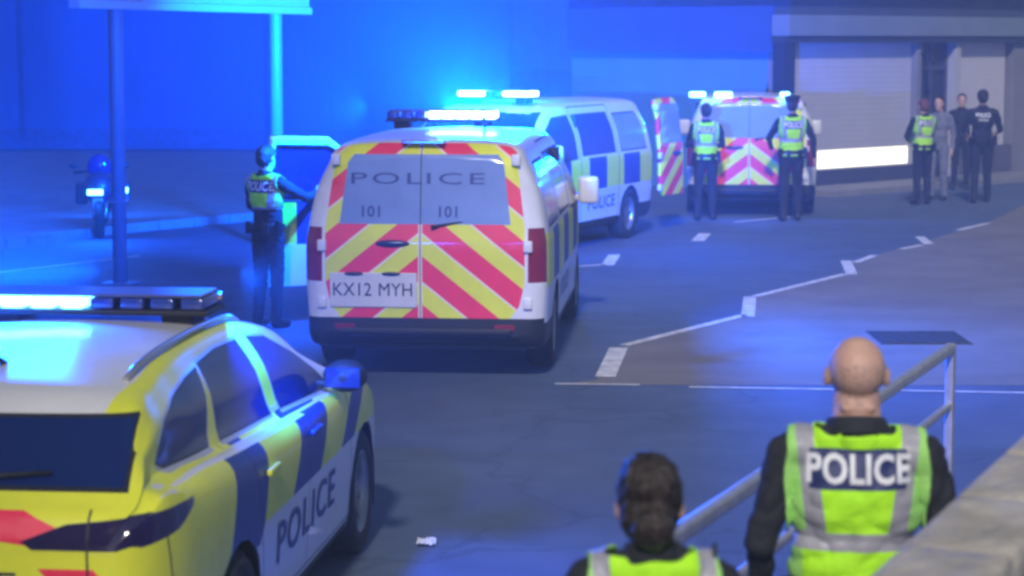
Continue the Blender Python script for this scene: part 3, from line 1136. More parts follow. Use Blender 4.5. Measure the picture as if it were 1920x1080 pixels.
def corrugated(name, x0, x1, z0, z1, y, pitch, depth, m, parent, horizontal=False):
    """A folded metal sheet facing -y."""
    bm = bmesh.new()
    prof = [(0, 0), (.35, 0), (.5, 1), (.85, 1)]
    a0, a1 = (z0, z1) if horizontal else (x0, x1)
    n = max(1, int(round((a1 - a0) / pitch)))
    st = []
    for k in range(n):
        for p, q in prof:
            st.append((a0 + (k + p) * (a1 - a0) / n, y - q * depth))
    st.append((a1, y))
    rows = []
    for a, yy in st:
        rows.append([bm.verts.new((x0, yy, a)), bm.verts.new((x1, yy, a))] if horizontal else [bm.verts.new((a, yy, z0)), bm.verts.new((a, yy, z1))])
    for r0, r1 in zip(rows, rows[1:]):
        bm.faces.new((r0[0], r1[0], r1[1], r0[1]))
    bmesh.ops.recalc_face_normals(bm, faces=bm.faces[:])
    return obj(name, bm, m, parent)


# long clad hall across the back
hall = tag(empty('hall', (0, 54, 0)), 'long windowless clad hall across the back, washed deep blue by the flashing lights', 'building')
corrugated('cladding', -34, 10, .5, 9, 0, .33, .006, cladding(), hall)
b = bmesh.new()
quad_wall(b, -34, 10, 0, .5, -.06, .3)
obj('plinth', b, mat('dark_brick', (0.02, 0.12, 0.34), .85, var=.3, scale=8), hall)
b = bmesh.new()
quad_wall(b, -34.1, 10.1, 9, 9.3, -.15, .3)
quad_wall(b, -34, 10, 0, 9, .02, .2)
obj('parapet_trim', b, mat('trim_blue', (.05, .12, .3), .5), hall)
for x in np.arange(-30, 8, 6.0):
    b = bmesh.new()
    add_tube(b, [(x, -.10, 9.0), (x, -.10, .2)], .05, 8)
    obj('downpipe', b, mat('downpipe_blue', (.04, .11, .32), .5), hall)
# shop at the right, its front turned a little away
A, B = Vector((4.8, 38.0, 0)), Vector((9.82, 43.0, 0))
U = (B - A).normalized()
shop = tag(empty('shop_building', A, math.atan2(U.y, U.x)), 'single storey shop with pale roller shutters and a dark doorway at the right', 'shop')
SL = 9.5
b = bmesh.new()
quad_wall(b, 0, SL, 0, 3.5, .30, .5)
quad_wall(b, 3.86, 4.0, .36, 2.62, .06, .30)
quad_wall(b, 7.1, SL, 0, 2.62, .05, .30)
obj('wall', b, mat('shop_render', (.20, .20, .22), .85, var=.12, scale=1.5, bump=.2), shop)
b = bmesh.new()
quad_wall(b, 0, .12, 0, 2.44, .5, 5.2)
obj('side_wall', b, mat('blue_lit_render', (.07, .24, .60), .8, var=.08, scale=1.2, bump=.1), shop)  # render colour carries the blue lamp light falling on this wall
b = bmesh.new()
quad_wall(b, -.14, .12, 2.44, 3.24, .28, 5.2)
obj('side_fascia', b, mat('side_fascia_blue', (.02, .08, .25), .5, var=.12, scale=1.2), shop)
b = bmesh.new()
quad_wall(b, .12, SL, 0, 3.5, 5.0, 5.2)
obj('back_wall', b, mat('blue_lit_render', (.07, .24, .60), .8), shop)
b = bmesh.new()
quad_wall(b, -.16, .10, 0, 3.06, -.02, .26)
obj('corner_pillar', b, mat('dark_pillar', (.012, .02, .05), .5), shop)
b = bmesh.new()
quad_wall(b, -.18, SL, 2.72, 3.08, -.10, .28, bevel=.01)
obj('fascia', b, mat('shop_fascia', (.17, .21, .27), .5, var=.12, scale=1.2), shop)
b = bmesh.new()
quad_wall(b, -.18, SL, 2.60, 2.72, -.05, .28)
obj('shutter_box', b, mat('shutter_box_dark', (.03, .04, .07), .5), shop)
b = bmesh.new()
quad_wall(b, -.10, SL, 3.085, 3.45, -.05, 5.2)
obj('roof_edge', b, mat('roof_edge_dark', (.05, .07, .12), .6, var=.2, scale=2), shop)
b = bmesh.new()
quad_wall(b, -.35, SL, 3.45, 3.53, -.25, 5.5)
obj('roof', b, mat('roof_felt', (.30, .32, .36), .8, var=.2, scale=2), shop)
sm = mat('roller_shutter_metal', (.46, .46, .54), .7, 0, var=.05, scale=2)
corrugated('roller_shutter', .12, 3.86, .70, 2.60, .20, .095, .0015, sm, shop, True)
b = bmesh.new()
quad_wall(b, .12, 3.86, .37, .71, .24, .28)
obj('lit_window', b, emit('lit_shop_glass', (1.0, .93, .68), .6), shop)
b = bmesh.new()
quad_wall(b, .10, 3.9, 0, .36, .05, .30)
obj('plinth', b, mat('shop_plinth', (.05, .055, .08), .7, var=.2, scale=3), shop)
b = bmesh.new()
quad_wall(b, 4.0, 5.05, 0, 2.6, .26, .29)
dd = obj('door', b, mat('dark_door', (.015, .02, .035), .3), shop)
b = bmesh.new()
for x in (4.03, 4.52, 5.02):
    quad_wall(b, x - .03, x + .03, 0, 2.6, .20, .26)
quad_wall(b, 4.0, 5.05, 2.1, 2.16, .20, .26)
obj('door_frame', b, mat('door_frame_grey', (.06, .07, .10), .4), dd)
b = bmesh.new()
add_tube(b, [(4.60, .17, .95), (4.60, .17, 1.25)], .015, 8)
obj('handle', b, mm('steel'), dd)
corrugated('roller_shutter', 5.25, 7.02, .62, 2.60, .20, .095, .0015, mat('pale_shutter', (.54, .52, .57), .7, 0, var=.05, scale=2), shop, True)
b = bmesh.new()
quad_wall(b, 5.08, 5.25, 0, 2.6, .04, .30)
obj('door_jamb', b, mat('pale_jamb', (.45, .45, .48), .6), shop)
b = bmesh.new()
quad_wall(b, 5.25, 7.1, 0, .62, .05, .30)
obj('stall_riser', b, mat('stall_riser', (.10, .10, .13), .7, var=.2, scale=3), shop)
# pavement in front of the shop
bm = bmesh.new()
n = Vector((U.y, -U.x, 0))
p = [A - U * .4 + n * .3, A + n * 1.6 - U * .4, B + U * 9 + n * 1.6, B + U * 9]
add_prism(bm, [(q.x, q.y) for q in [A - U * .2, A - U * .2 + n * 1.15, B + U * 9 + n * 1.15, B + U * 9]], 0, .10, axes='xy')
tag(obj('shop_pavement', bm, mat('paving_concrete', (.22, .22, .22), .85)), kind='structure')
# camera on the wall beside the door
cc = tag(empty('security_camera', A + U * 3.93 + n * .02 + Vector((0, 0, 2.35)), math.atan2(U.y, U.x)), 'small dark security camera fixed to the wall above the shop doorway', 'security camera')
b = bmesh.new()
add_tube(b, [(0, .04, .06), (0, -.10, .06), (0, -.14, .0)], .018, 8)
obj('bracket', b, mm('black'), cc)
b = bmesh.new()
add_tube(b, [(.04, -.08, -.02), (-.10, -.30, -.10)], .05, 12)
obj('camera_housing', b, mm('black'), cc)


# unseen block added behind the viewer to shade the left half of the yard
b = bmesh.new()
for k in range(23):
    quad_wall(b, -45, -5.1, k * 3.2, k * 3.2 + 3.0, -26, -5)
    quad_wall(b, -44.9, -5.2, k * 3.2 + 3.0, k * 3.2 + 3.2, -25.9, -5.1)
tag(obj('shade_block', b, mat('shade_block_brick', (.16, .12, .11), .85, var=.2, scale=1)), 'unseen tall block added behind the viewer to shade the yard', 'building')


# ------------------------------------------------------------------ sign board on two poles
P1, P2 = ground(226, 532), ground(522, 470)
dv = (P2 - P1).normalized()
sg = tag(empty('sign_board', P1, math.atan2(dv.y, dv.x)), 'big pale board up on two tall posts at the upper left', 'sign')
Ln = (P2 - P1).length
for x in (0, Ln):
    b = bmesh.new()
    add_tube(b, [(x, 0, 0), (x, 0, 5.4)], .078, 16)
    add_box(b, (x, 0, .01), (.32, .32, .02), bevel=.005)
    add_box(b, (x, 0, .9), (.17, .17, .02), bevel=.005)
    obj('post', b, mat('painted_post', (.17, .22, .36), .5, .1, var=.1, scale=4), sg)
b = bmesh.new()
add_box(b, (Ln / 2 - .2, -.13, 4.0), (Ln + 1.7, .09, 1.9), bevel=.02)
obj('board', b, mat('board_white', (.38, .38, .46), .5, var=.06, scale=2), sg)
b = bmesh.new()
add_box(b, (Ln / 2 - .2, -.13, 3.01), (Ln + 1.75, .14, .09), bevel=.012)
obj('bottom_rail', b, mat('board_rail', (.40, .40, .50), .5), sg)
for x in (0, Ln):
    b = bmesh.new()
    add_box(b, (x, -.05, 3.5), (.26, .12, .06), bevel=.008)
    obj('clamp', b, mm('steel'), sg)


# ------------------------------------------------------------------ police motorcycle far left
mp = ground(192, 438)
mc = tag(empty('police_motorcycle', mp, R(-172)), 'police motorcycle with two cyan blue lamps in the dark at the far left', 'motorcycle')
mc.scale = (.86, .86, .86)
for yy in (-.72, .74):
    wo = empty('wheel', (0, yy, .31))
    wo.parent = mc
    b = bmesh.new()
    add_lathe_x(b, [(-.05, .22), (-.065, .27), (-.03, .31), (.03, .31), (.065, .27), (.05, .22)], (0, 0, 0), 28)
    obj('tyre', b, mm('rubber'), wo)
    b = bmesh.new()
    add_lathe_x(b, [(-.04, .23), (.04, .23)], (0, 0, 0), 24)
    for k in range(6):
        m3 = Matrix.Rotation(k * math.pi / 3, 3, 'X')
        add_box(b, m3 @ Vector((0, 0, .12)), (.03, .03, .22), rot=m3)
    obj('rim', b, mm('alloy'), wo)
b = bmesh.new()
add_ell(b, (0, .02, .48), (.16, .34, .2))
add_tube(b, [(0, -.72, .31), (0, -.3, .42), (0, .2, .72)], [.035, .05, .05], 8)
obj('engine', b, mm('black'), mc)
b = bmesh.new()
add_ell(b, (0, .20, .82), (.17, .28, .15))
obj('fuel_tank', b, mm('blue'), mc)
b = bmesh.new()
add_ell(b, (0, -.32, .80), (.15, .36, .08))
obj('saddle', b, mm('black'), mc)
b = bmesh.new()
add_ell(b, (0, .66, .78), (.24, .18, .26))
obj('front_fairing', b, mat('dark_fairing', (.02, .03, .07), .4, coat=.3), mc)
b = bmesh.new()
add_ell(b, (0, .60, 1.10), (.19, .06, .20))
obj('windscreen', b, mm('glass'), mc)
for s in (1, -1):
    b = bmesh.new()
    add_tube(b, [(s * .10, .50, .70), (s * .09, .74, .31)], .028, 8)
    obj('fork', b, mm('alloy'), mc)
    b = bmesh.new()
    add_box(b, (s * .33, -.48, .62), (.2, .48, .34), bevel=.05)
    obj('pannier', b, mat('dark_fairing', (.02, .03, .07), .4), mc)
    b = bmesh.new()
    add_tube(b, [(0, .48, 1.0), (s * .2, .46, 1.02), (s * .40, .36, 1.0)], [.018, .018, .022], 8)
    add_ell(b, (s * .40, .50, 1.12), (.07, .03, .045))
    obj('handlebar', b, mm('black'), mc)
b = bmesh.new()
add_box(b, (.06, .875, .72), (.24, .05, .085), bevel=.015)
l1 = obj('blue_lamp', b, emit('far_blue_beacon', (.12, .55, 1.0), 4), mc)
b = bmesh.new()
add_box(b, (-.40, .72, .74), (.085, .05, .085), bevel=.015)
obj('blue_lamp', b, emit('far_blue_beacon', (.12, .55, 1.0), 4), mc)
b = bmesh.new()
add_box(b, (.02, .86, .53), (.16, .02, .18), bevel=.01)
obj('headlight', b, mm('skyglass'), mc)
blue_area('lamp_glow', (0, .95, .72), (.6, .1), (0, 1, -.25), 22, mc, 170)
blue_area('lamp_glow', (0, -.9, 1.0), (.5, .1), (0, -1, .1), 40, mc, 150)


# ------------------------------------------------------------------ handrail and coping wall in the foreground
a = Vector((2.20, 10.9, 0))
c = Vector((.51, 6.7, 0))
t = (c - a).normalized()
end = a + t * 8.5
hr = tag(empty('handrail', a, math.atan2(t.y, t.x)), 'grey metal handrail sloping across behind the two officers in the foreground', 'handrail')
RL = 8.5
b = bmesh.new()
add_box(b, (RL / 2, 0, 1.10), (RL + .05, .05, .05), bevel=.012)
obj('top_rail', b, mm('steel'), hr)
b = bmesh.new()
add_box(b, (RL / 2, 0, .81), (RL, .035, .035), bevel=.01)
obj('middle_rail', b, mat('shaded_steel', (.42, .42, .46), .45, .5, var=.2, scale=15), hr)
for x in (0, 2.9, 5.8, 8.5):
    b = bmesh.new()
    add_box(b, (x, 0, .55), (.065, .045, 1.08), bevel=.01)
    add_box(b, (x, 0, .008), (.16, .16, .016), bevel=.004)
    obj('post', b, mm('steel'), hr)

# parapet wall: coping edge line from the right frame edge down to the bottom
p0, p1 = Vector((1.5, 6.4, 0)), Vector((.87, 4.92, 0))
t = (p1 - p0).normalized()
n = Vector((-t.y, t.x, 0))
if n.x < 0:
    n = -n
st = p0 - t * 1.6
pw = tag(empty('parapet_wall', st, math.atan2(t.y, t.x)), 'low wall with a rough weathered stone coping in the lower right corner', 'wall')
sgn = 1 if (Matrix.Rotation(math.atan2(t.y, t.x), 3, 'Z') @ Vector((0, 1, 0))).dot(n) > 0 else -1
stone = mat('weathered_sandstone', (.42, .39, .34), .85, var=.28, scale=5, bump=.9, bscale=22)
b = bmesh.new()
x = 0
k = 0
while x < 4.6:
    ln = .62
    add_box(b, (x + ln / 2, sgn * .13, 1.42), (ln - .008, .26, .09), bevel=.018)
    x += ln
    k += 1
bmesh.ops.subdivide_edges(b, edges=[e for e in b.edges if e.calc_length() > .15], cuts=5, use_grid_fill=True)
for v in b.verts:
    q = noise.noise(v.co * 9) * .006 + noise.noise(v.co * 30) * .003
    v.co.z += q
    v.co.y += q
obj('coping', b, stone, pw, smooth=True, angle=40)
b = bmesh.new()
add_box(b, (2.3, sgn * .13, .71), (4.6, .19, 1.42))
obj('wall_face', b, mat('purple_grey_render', (.13, .12, .16), .9, var=.2, scale=6, bump=.5, bscale=40), pw)


# ------------------------------------------------------------------ people
def cap_mesh(bm, p0, r0, p1, r1, n=14):
    p0, p1 = Vector(p0), Vector(p1)
    t = p1 - p0
    L = t.length
    t = t / max(L, 1e-6)
    pts, rr = [], []
    for q in (88, 60, 30):
        pts.append(p0 - t * r0 * math.sin(R(q))); rr.append(r0 * math.cos(R(q)))
    pts.append(p0); rr.append(r0)
    pts.append(p1); rr.append(r1)
    for q in (30, 60, 88):
        pts.append(p1 + t * r1 * math.sin(R(q))); rr.append(r1 * math.cos(R(q)))
    add_tube(bm, pts, rr, n)


def remesh(bm, voxel, smooth=5):
    me = bpy.data.meshes.new('tmp')
    bmesh.ops.recalc_face_normals(bm, faces=bm.faces[:])
    bm.to_mesh(me)
    bm.free()
    o = bpy.data.objects.new('tmp', me)
    COL.objects.link(o)
    m1 = o.modifiers.new('r', 'REMESH')
    m1.mode = 'VOXEL'
    m1.voxel_size = voxel
    m2 = o.modifiers.new('s', 'SMOOTH')
    m2.factor = .5
    m2.iterations = smooth
    dg = bpy.context.evaluated_depsgraph_get()
    out = bpy.data.meshes.new_from_object(o.evaluated_get(dg))
    bpy.data.objects.remove(o)
    bpy.data.meshes.remove(me)
    return out


ARMS_DOWN = dict(e=(.255, -.03, 1.13), w=(.27, .07, .89))


def person(label, loc, heading, height=1.75, arms=None, hair='hair', bald=False, bun=False, vest=None, back=None, shirt='cloth',
           trousers='cloth', sleeves=True, stride=.0, group=None, voxel=.0085, hat=False, head_turn=0.0, detail=False, build=1.0, head=1.0, head_drop=0.0, neck=1.0):
    """A standing figure facing +y: one continuous remeshed body; hair, vest and lettering are its children."""
    arms = arms or {}
    aR = arms.get('R', ARMS_DOWN)
    aL = arms.get('L', ARMS_DOWN)
    k = height / 1.75
    prim = []                                                       # (kind, data, tag)

    def cap(p, r, q, r2, tg):
        prim.append((Vector(p), r, Vector(q), r2, tg))
    ell = []

    def el(c, r, tg):
        ell.append((Vector(c), r, tg))
    Rz = Matrix.Rotation(R(head_turn), 3, 'Z')
    hc = Vector((0, .015, 1.62))
    def H(p):
        q = Rz @ (Vector(p) - hc)
        return tuple(hc + Vector((q.x * head, q.y * head, q.z)) - Vector((0, -head_drop * .6, head_drop)))
    el(H((0, -.004, 1.655)), (.076 * head, .096 * head, .096), 'skin')
    el(H((0, .030, 1.585)), (.060 * head, .068 * head, .072), 'skin')
    el(H((0, .070, 1.665)), (.052, .030, .022), 'skin')
    cap(H((0, .092, 1.645)), .010, H((0, .112, 1.607)), .014, 'skin')
    el(H((0, .082, 1.572)), (.026, .016, .012), 'skin')
    el(H((0, .078, 1.535)), (.030, .022, .020), 'skin')
    if bald:
        for zz in (1.545,):
            cap((-.040, -.060 * neck * .93, zz), .016, (.040, -.060 * neck * .93, zz), .016, 'skin')
    for s in (1, -1):
        el(H((s * .080, -.004, 1.628)), (.012, .022, .032), 'skin')
    cap((0, -.022, 1.44), .062 * neck, (0, head_drop * .5, 1.57 - head_drop), .056 * neck, 'skin')
    # trunk
    el((0, -.005, 1.27), (.178 * build, .122, .20), 'shirt')
    cap((-.155 * build, -.012, 1.405), .062, (.155 * build, -.012, 1.405), .062, 'shirt')
    cap((-.07, -.028, 1.445), .052, (.07, -.028, 1.445), .052, 'shirt')
    el((0, .01, 1.07), (.160 * build, .122, .19), 'shirt')
    el((0, -.005, .935), (.172 * build, .126, .13), 'trousers')
    for s, ar in ((1, aR), (-1, aL)):
        sh_ = (s * .188 * build, -.012, 1.395)
        e = (s * ar['e'][0], ar['e'][1], ar['e'][2])
        wv = (s * ar['w'][0], ar['w'][1], ar['w'][2])
        cap(sh_, .062, e, .049, 'shirt')
        ft = 'shirt' if sleeves else 'skin'
        cap(e, .045 if sleeves else .040, wv, .034 if sleeves else .027, ft)
        fd = (Vector(wv) - Vector(e)).normalized()
        side = Vector((s, 0, 0)).cross(fd)
        side = side.normalized() if side.length > .1 else Vector((0, 1, 0))
        pm = Vector(wv) + fd * .055
        a_, b_ = Vector(wv) + fd * .02, Vector(wv) + fd * .085
        cap(a_ - side * .016, .020, b_ - side * .022, .017, 'skin')
        cap(a_ + side * .010, .020, b_ + side * .020, .017, 'skin')
        curl = (Vector((-s, 0, 0)) * .6 + fd).normalized()
        for i, (of, ln) in enumerate(((.033, .070), (.011, .080), (-.012, .074), (-.034, .058))):
            k0 = b_ + side * of
            k1 = k0 + fd * ln * .55 + side * of * .12
            cap(k0, .0092, k1, .0085, 'skin')
            cap(k1, .0085, k1 + curl * ln * .5, .0075, 'skin')
        th = a_ + side * .030
        cap(th, .013, th + (side * .8 + fd * .7).normalized() * .045, .010, 'skin')
        cap(th + (side * .8 + fd * .7).normalized() * .045, .010, th + (side * .55 + fd * 1.1).normalized() * .078, .0085, 'skin')
        # leg
        sy = s * stride
        hip = (s * .090, 0, .90)
        kn = (s * .105, .015 + sy * .6, .50)
        an = (s * .115, -.02 + sy, .10)
        cap(hip, .094 * build, kn, .070, 'trousers')
        cap(kn, .069, an, .056, 'trousers')
        cap((an[0], an[1] - .02, .055), .046, (an[0] + s * .02, an[1] + .14, .040), .038, 'boot')
        cap((an[0], an[1], .14), .052, (an[0], an[1], .06), .048, 'boot')
    bm = bmesh.new()
    for p, r, q, r2, tg in prim:
        cap_mesh(bm, p, r, q, r2)
    for c, r, tg in ell:
        add_ell(bm, c, r, seg=20, rings=14)
    me = remesh(bm, voxel, 6)
    order = ['skin', 'shirt', 'trousers', 'boot']
    kinds = dict(skin='skin', shirt=shirt, trousers=trousers, boot='boot')
    for q in order:
        me.materials.append(mm(kinds[q]))
    nf = len(me.polygons)
    cen = np.empty(nf * 3)
    me.polygons.foreach_get('center', cen)
    cen = cen.reshape(-1, 3)
    best = np.full(nf, 9.0)
    idx = np.zeros(nf, int)
    for p, r, q, r2, tg in prim:
        p_, q_ = np.array(p), np.array(q)
        dvec = q_ - p_
        tt = np.clip(((cen - p_) @ dvec) / max(dvec @ dvec, 1e-9), 0, 1)
        dist = np.linalg.norm(cen - p_ - tt[:, None] * dvec, axis=1) - (r + (r2 - r) * tt)
        u = dist < best
        best[u] = dist[u]
        idx[u] = order.index(tg)
    for c, r, tg in ell:
        rr = np.array(r)
        dist = (np.linalg.norm((cen - np.array(c)) / rr, axis=1) - 1) * rr.min()
        u = dist < best
        best[u] = dist[u]
        idx[u] = order.index(tg)
    idx[(cen[:, 2] > 1.50) & (np.abs(cen[:, 0]) < .10)] = 0
    idx[(cen[:, 2] < 1.50) & (cen[:, 2] > 1.40) & (idx == 0)] = 1
    if sleeves is False:
        pass
    if bald:
        rs = np.random.RandomState(3)
        st = (idx == 0) & (cen[:, 2] > 1.545) & (cen[:, 1] < .045) & (cen[:, 2] < 1.665 + .02 * rs.rand(nf)) & (np.abs(cen[:, 0]) < .098) & (rs.rand(nf) < .55)
        me.materials.append(mat('stubbled_skin', (.40, .26, .22), .7, var=.2, scale=60))
        idx[st] = 4
    me.polygons.foreach_set('material_index', idx.astype(np.int32))
    # creases in the cloth
    nv = len(me.vertices)
    co = np.empty(nv * 3); me.vertices.foreach_get('co', co); co = co.reshape(-1, 3)
    no = np.empty(nv * 3); me.vertices.foreach_get('normal', no); no = no.reshape(-1, 3)
    nl = len(me.loops)
    lv = np.empty(nl, np.int32); me.loops.foreach_get('vertex_index', lv)
    lt = np.empty(nf, np.int32); me.polygons.foreach_get('loop_total', lt)
    for i in np.unique(lv[np.repeat((idx == 1) | (idx == 2), lt)]):
        x, y, z = co[i]
        co[i] += no[i] * (abs(noise.noise(Vector((x * 11 + z * 8, y * 11, z * 13 - x * 9)))) * .020 - .005)
    me.vertices.foreach_set('co', co.ravel())
    me.update()
    root = empty('person', loc, R(heading))
    root.scale = (k, k, k)
    tag(root, label, 'person', group)
    body = link('body', me, [], root)
    if vest or back:
        b = bmesh.new()
        rings = []
        for z, g in ((1.0, .006), (1.0, .016), (.955, .016), (.955, .006)):
            rings.append([b.verts.new((math.cos(a) * (.172 * build + g), -.002 + math.sin(a) * (.136 + g), z)) for a in [2 * math.pi * i / 36 for i in range(36)]])
        for i in range(36):
            for r0, r1 in zip(rings, rings[1:] + rings[:1]):
                b.faces.new((r0[i], r0[(i + 1) % 36], r1[(i + 1) % 36], r1[i]))
        bmesh.ops.recalc_face_normals(b, faces=b.faces[:])
        be = obj('duty_belt', b, mm('boot'), root)
        for a, sz in ((-150, (.07, .045, .12)), (-110, (.05, .04, .09)), (-60, (.06, .045, .10)), (-20, (.05, .06, .15))):
            b = bmesh.new()
            rt = Matrix.Rotation(R(a + 90), 3, 'Z')
            add_box(b, (math.cos(R(a)) * (.20 * build), math.sin(R(a)) * .165, .965), sz, rot=rt, bevel=.01)
            obj('pouch', b, mm('boot'), be)
    # eyes
    if detail:
        for s in (1, -1):
            b = bmesh.new()
            add_ell(b, H((s * .030, .083, 1.642)), (.012, .010, .009))
            obj('eye', b, mat('eye_dark', (.05, .04, .035), .2), root)
    # collar
    b = bmesh.new()
    n = 28
    rings = []
    for z, r in ((1.455, .078), (1.50, .070), (1.505, .064), (1.46, .066)):
        rings.append([b.verts.new((math.cos(a) * r * 1.04 * max(1, neck * .97), -.016 + math.sin(a) * r * max(1, neck * .97), z + .02 * -math.sin(a))) for a in [2 * math.pi * i / n for i in range(n)]])
    for r0, r1 in zip(rings, rings[1:]):
        for i in range(n):
            b.faces.new((r0[i], r0[(i + 1) % n], r1[(i + 1) % n], r1[i]))
    obj('collar', b, mm(shirt), root, smooth=True)
    if not bald:
        b = bmesh.new()
        add_ell(b, H((0, -.014, 1.668)), (.088, .106, .094), seg=24, rings=16)
        add_ell(b, H((0, -.045, 1.625)), (.080, .078, .085), seg=20, rings=14)
        if bun:
            add_ell(b, H((.012, -.115, 1.60)), (.058, .050, .060), seg=18, rings=12)
            add_ell(b, H((0, -.03, 1.70)), (.082, .095, .085), seg=18, rings=12)
        hm = remesh(b, .009, 3)
        b = bmesh.new()
        b.from_mesh(hm)
        bpy.data.meshes.remove(hm)
        inv = Rz.transposed()
        dl = []
        for f in b.faces:
            c = inv @ (f.calc_center_median() - hc + Vector((0, -head_drop * .6, head_drop))) + hc
            if (c.y > .035 and c.z < 1.70) or (c.y > .062 and c.z < 1.725) or (abs(c.x) > .05 and c.z < 1.60 and c.y > -.02) or (bun and c.z < 1.555 and abs(c.x) > .035):
                dl.append(f)
        bmesh.ops.delete(b, geom=dl, context='FACES')
        for v in b.verts:
            v.co += v.normal * (noise.noise(v.co * 55) * .005 + noise.noise(Vector((v.co.x * 160, v.co.y * 160, v.co.z * 30))) * .003)
        ho = obj('hair', b, mm(hair), root, smooth=True)
    if hat:
        b = bmesh.new()
        rings = []
        for z, r in ((1.685, .098), (1.72, .104), (1.745, .118), (1.765, .112), (1.775, .06)):
            rings.append([b.verts.new(H((math.cos(a) * r, -.008 + math.sin(a) * r * 1.12, z))) for a in [2 * math.pi * i / 24 for i in range(24)]])
        for r0, r1 in zip(rings, rings[1:]):
            for i in range(24):
                b.faces.new((r0[i], r0[(i + 1) % 24], r1[(i + 1) % 24], r1[i]))
        b.faces.new(rings[-1])
        pk = [b.verts.new(H((math.cos(a) * .098, -.008 + math.sin(a) * .11, 1.688))) for a in [math.pi * (.2 + .6 * i / 8) for i in range(9)]]
        pk2 = [b.verts.new(H((math.cos(a) * .115, .02 + math.sin(a) * .145, 1.668))) for a in [math.pi * (.2 + .6 * i / 8) for i in range(9)]]
        for i in range(8):
            b.faces.new((pk[i], pk[i + 1], pk2[i + 1], pk2[i]))
        obj('police_cap', b, mm('cloth'), root, smooth=True)
    if vest:
        b = bmesh.new()
        b.from_mesh(me)
        zt, zb, hw = 1.475, vest.get('bottom', .92), .198 * build

        def cut(co, no, outer=True):
            bmesh.ops.bisect_plane(b, geom=b.verts[:] + b.edges[:] + b.faces[:], plane_co=co, plane_no=no, clear_outer=outer)
        cut((0, 0, zt), (0, 0, 1))
        cut((0, 0, zb), (0, 0, -1))
        for s in (1, -1):
            cut((s * hw, 0, 1.2), (s, 0, 0))
            # neck opening and the lower edge of the arm hole
            cut((s * .185 * build, 0, 1.42), (s, 0, .22))
        seen = set()
        big = []
        for f0 in b.faces:                                          # keep only the trunk piece
            if f0 in seen:
                continue
            stack, comp = [f0], []
            seen.add(f0)
            while stack:
                f = stack.pop()
                comp.append(f)
                for e in f.edges:
                    for g in e.link_faces:
                        if g not in seen:
                            seen.add(g)
                            stack.append(g)
            big.append(comp)
        big.sort(key=len, reverse=True)
        for comp in big[1:]:
            bmesh.ops.delete(b, geom=comp, context='FACES')
        bmesh.ops.delete(b, geom=[f for f in b.faces if abs(f.calc_center_median().x) < .078 and f.calc_center_median().z > 1.40 and f.calc_center_median().y > .02 or
                                  (f.calc_center_median().z > 1.462 and f.calc_center_median().x ** 2 + (f.calc_center_median().y + .016) ** 2 < (.092 * max(1, neck * .95)) ** 2)], context='FACES')
        for _ in range(10):
            nw = {}
            for v in b.verts:
                if v.is_boundary:
                    q = [e.other_vert(v).co for e in v.link_edges if e.is_boundary]
                    if len(q) == 2:
                        nw[v] = v.co * .5 + (q[0] + q[1]) * .25
            for v, c in nw.items():
                v.co = c
        b.normal_update()
        for _ in range(6):
            bmesh.ops.smooth_vert(b, verts=[v for v in b.verts if not v.is_boundary], factor=.5, use_axis_x=True, use_axis_y=True, use_axis_z=True)
        b.normal_update()
        for v in b.verts:
            wv = noise.noise(Vector((v.co.x * 9, v.co.y * 9, v.co.z * 14))) * .007 + abs(noise.noise(Vector((v.co.x * 6 + v.co.z * 9, v.co.y * 8, v.co.z * 16 - v.co.x * 7)))) * .010
            v.co += v.normal * (.017 + wv)
        mats = ['hivis', 'hivisside', 'retro', 'panel', 'cloth']
        lines = vest['z']                                           # panel top, panel bottom, band top, band bottom, second band top
        for z in lines + [vest.get('low', zb + .06)]:
            bmesh.ops.bisect_plane(b, geom=b.verts[:] + b.edges[:] + b.faces[:], plane_co=(0, 0, z), plane_no=(0, 0, 1))
        br = vest['brace']                                          # inner and outer x of each brace at the top and at the band
        def bx(z, i):
            t_ = min(1, max(0, (1.45 - z) / (1.45 - lines[2])))
            return br[0][i] + (br[1][i] - br[0][i]) * t_
        for s in (1, -1):
            for i in (0, 1):
                nrm = Vector((s * (1.45 - lines[2]), 0, s * s * -(br[1][i] - br[0][i]) * -1))
                nrm = Vector((s, 0, (br[1][i] - br[0][i]) / (1.45 - lines[2])))
                gm = [f for f in b.faces if f.calc_center_median().z > lines[2] - .02]
                bmesh.ops.bisect_plane(b, geom=gm + list({e for f in gm for e in f.edges}) + list({v for f in gm for v in f.verts}),
                                       plane_co=(s * br[0][i], 0, 1.45), plane_no=nrm)
        for s in (1, -1):
            gm = [f for f in b.faces if lines[1] - .005 < f.calc_center_median().z < lines[0] + .005]
            bmesh.ops.bisect_plane(b, geom=gm + list({e for f in gm for e in f.edges}) + list({v for f in gm for v in f.verts}),
                                   plane_co=(s * vest['panel'], 0, 1.3), plane_no=(1, 0, 0))
        for f in b.faces:
            c = f.calc_center_median()
            x = abs(c.x)
            m_ = 0
            if c.z > lines[2]:
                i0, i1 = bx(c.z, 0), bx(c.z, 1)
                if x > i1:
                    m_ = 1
                elif x > i0:
                    m_ = 2
                if lines[1] < c.z < lines[0] and x < vest['panel'] and c.y < 0:
                    m_ = 3
            elif c.z > lines[3]:
                m_ = 2
            elif c.z > lines[4]:
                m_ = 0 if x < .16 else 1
            elif c.z > lines[4] - .05:
                m_ = 2
            f.material_index = m_
        vo = obj('hi_vis_vest', b, [mm(q) for q in mats], root, smooth=True)
        sd = vo.modifiers.new('thickness', 'SOLIDIFY')
        sd.thickness = .006
        sd.offset = -1
        z = (lines[0] + lines[1]) / 2
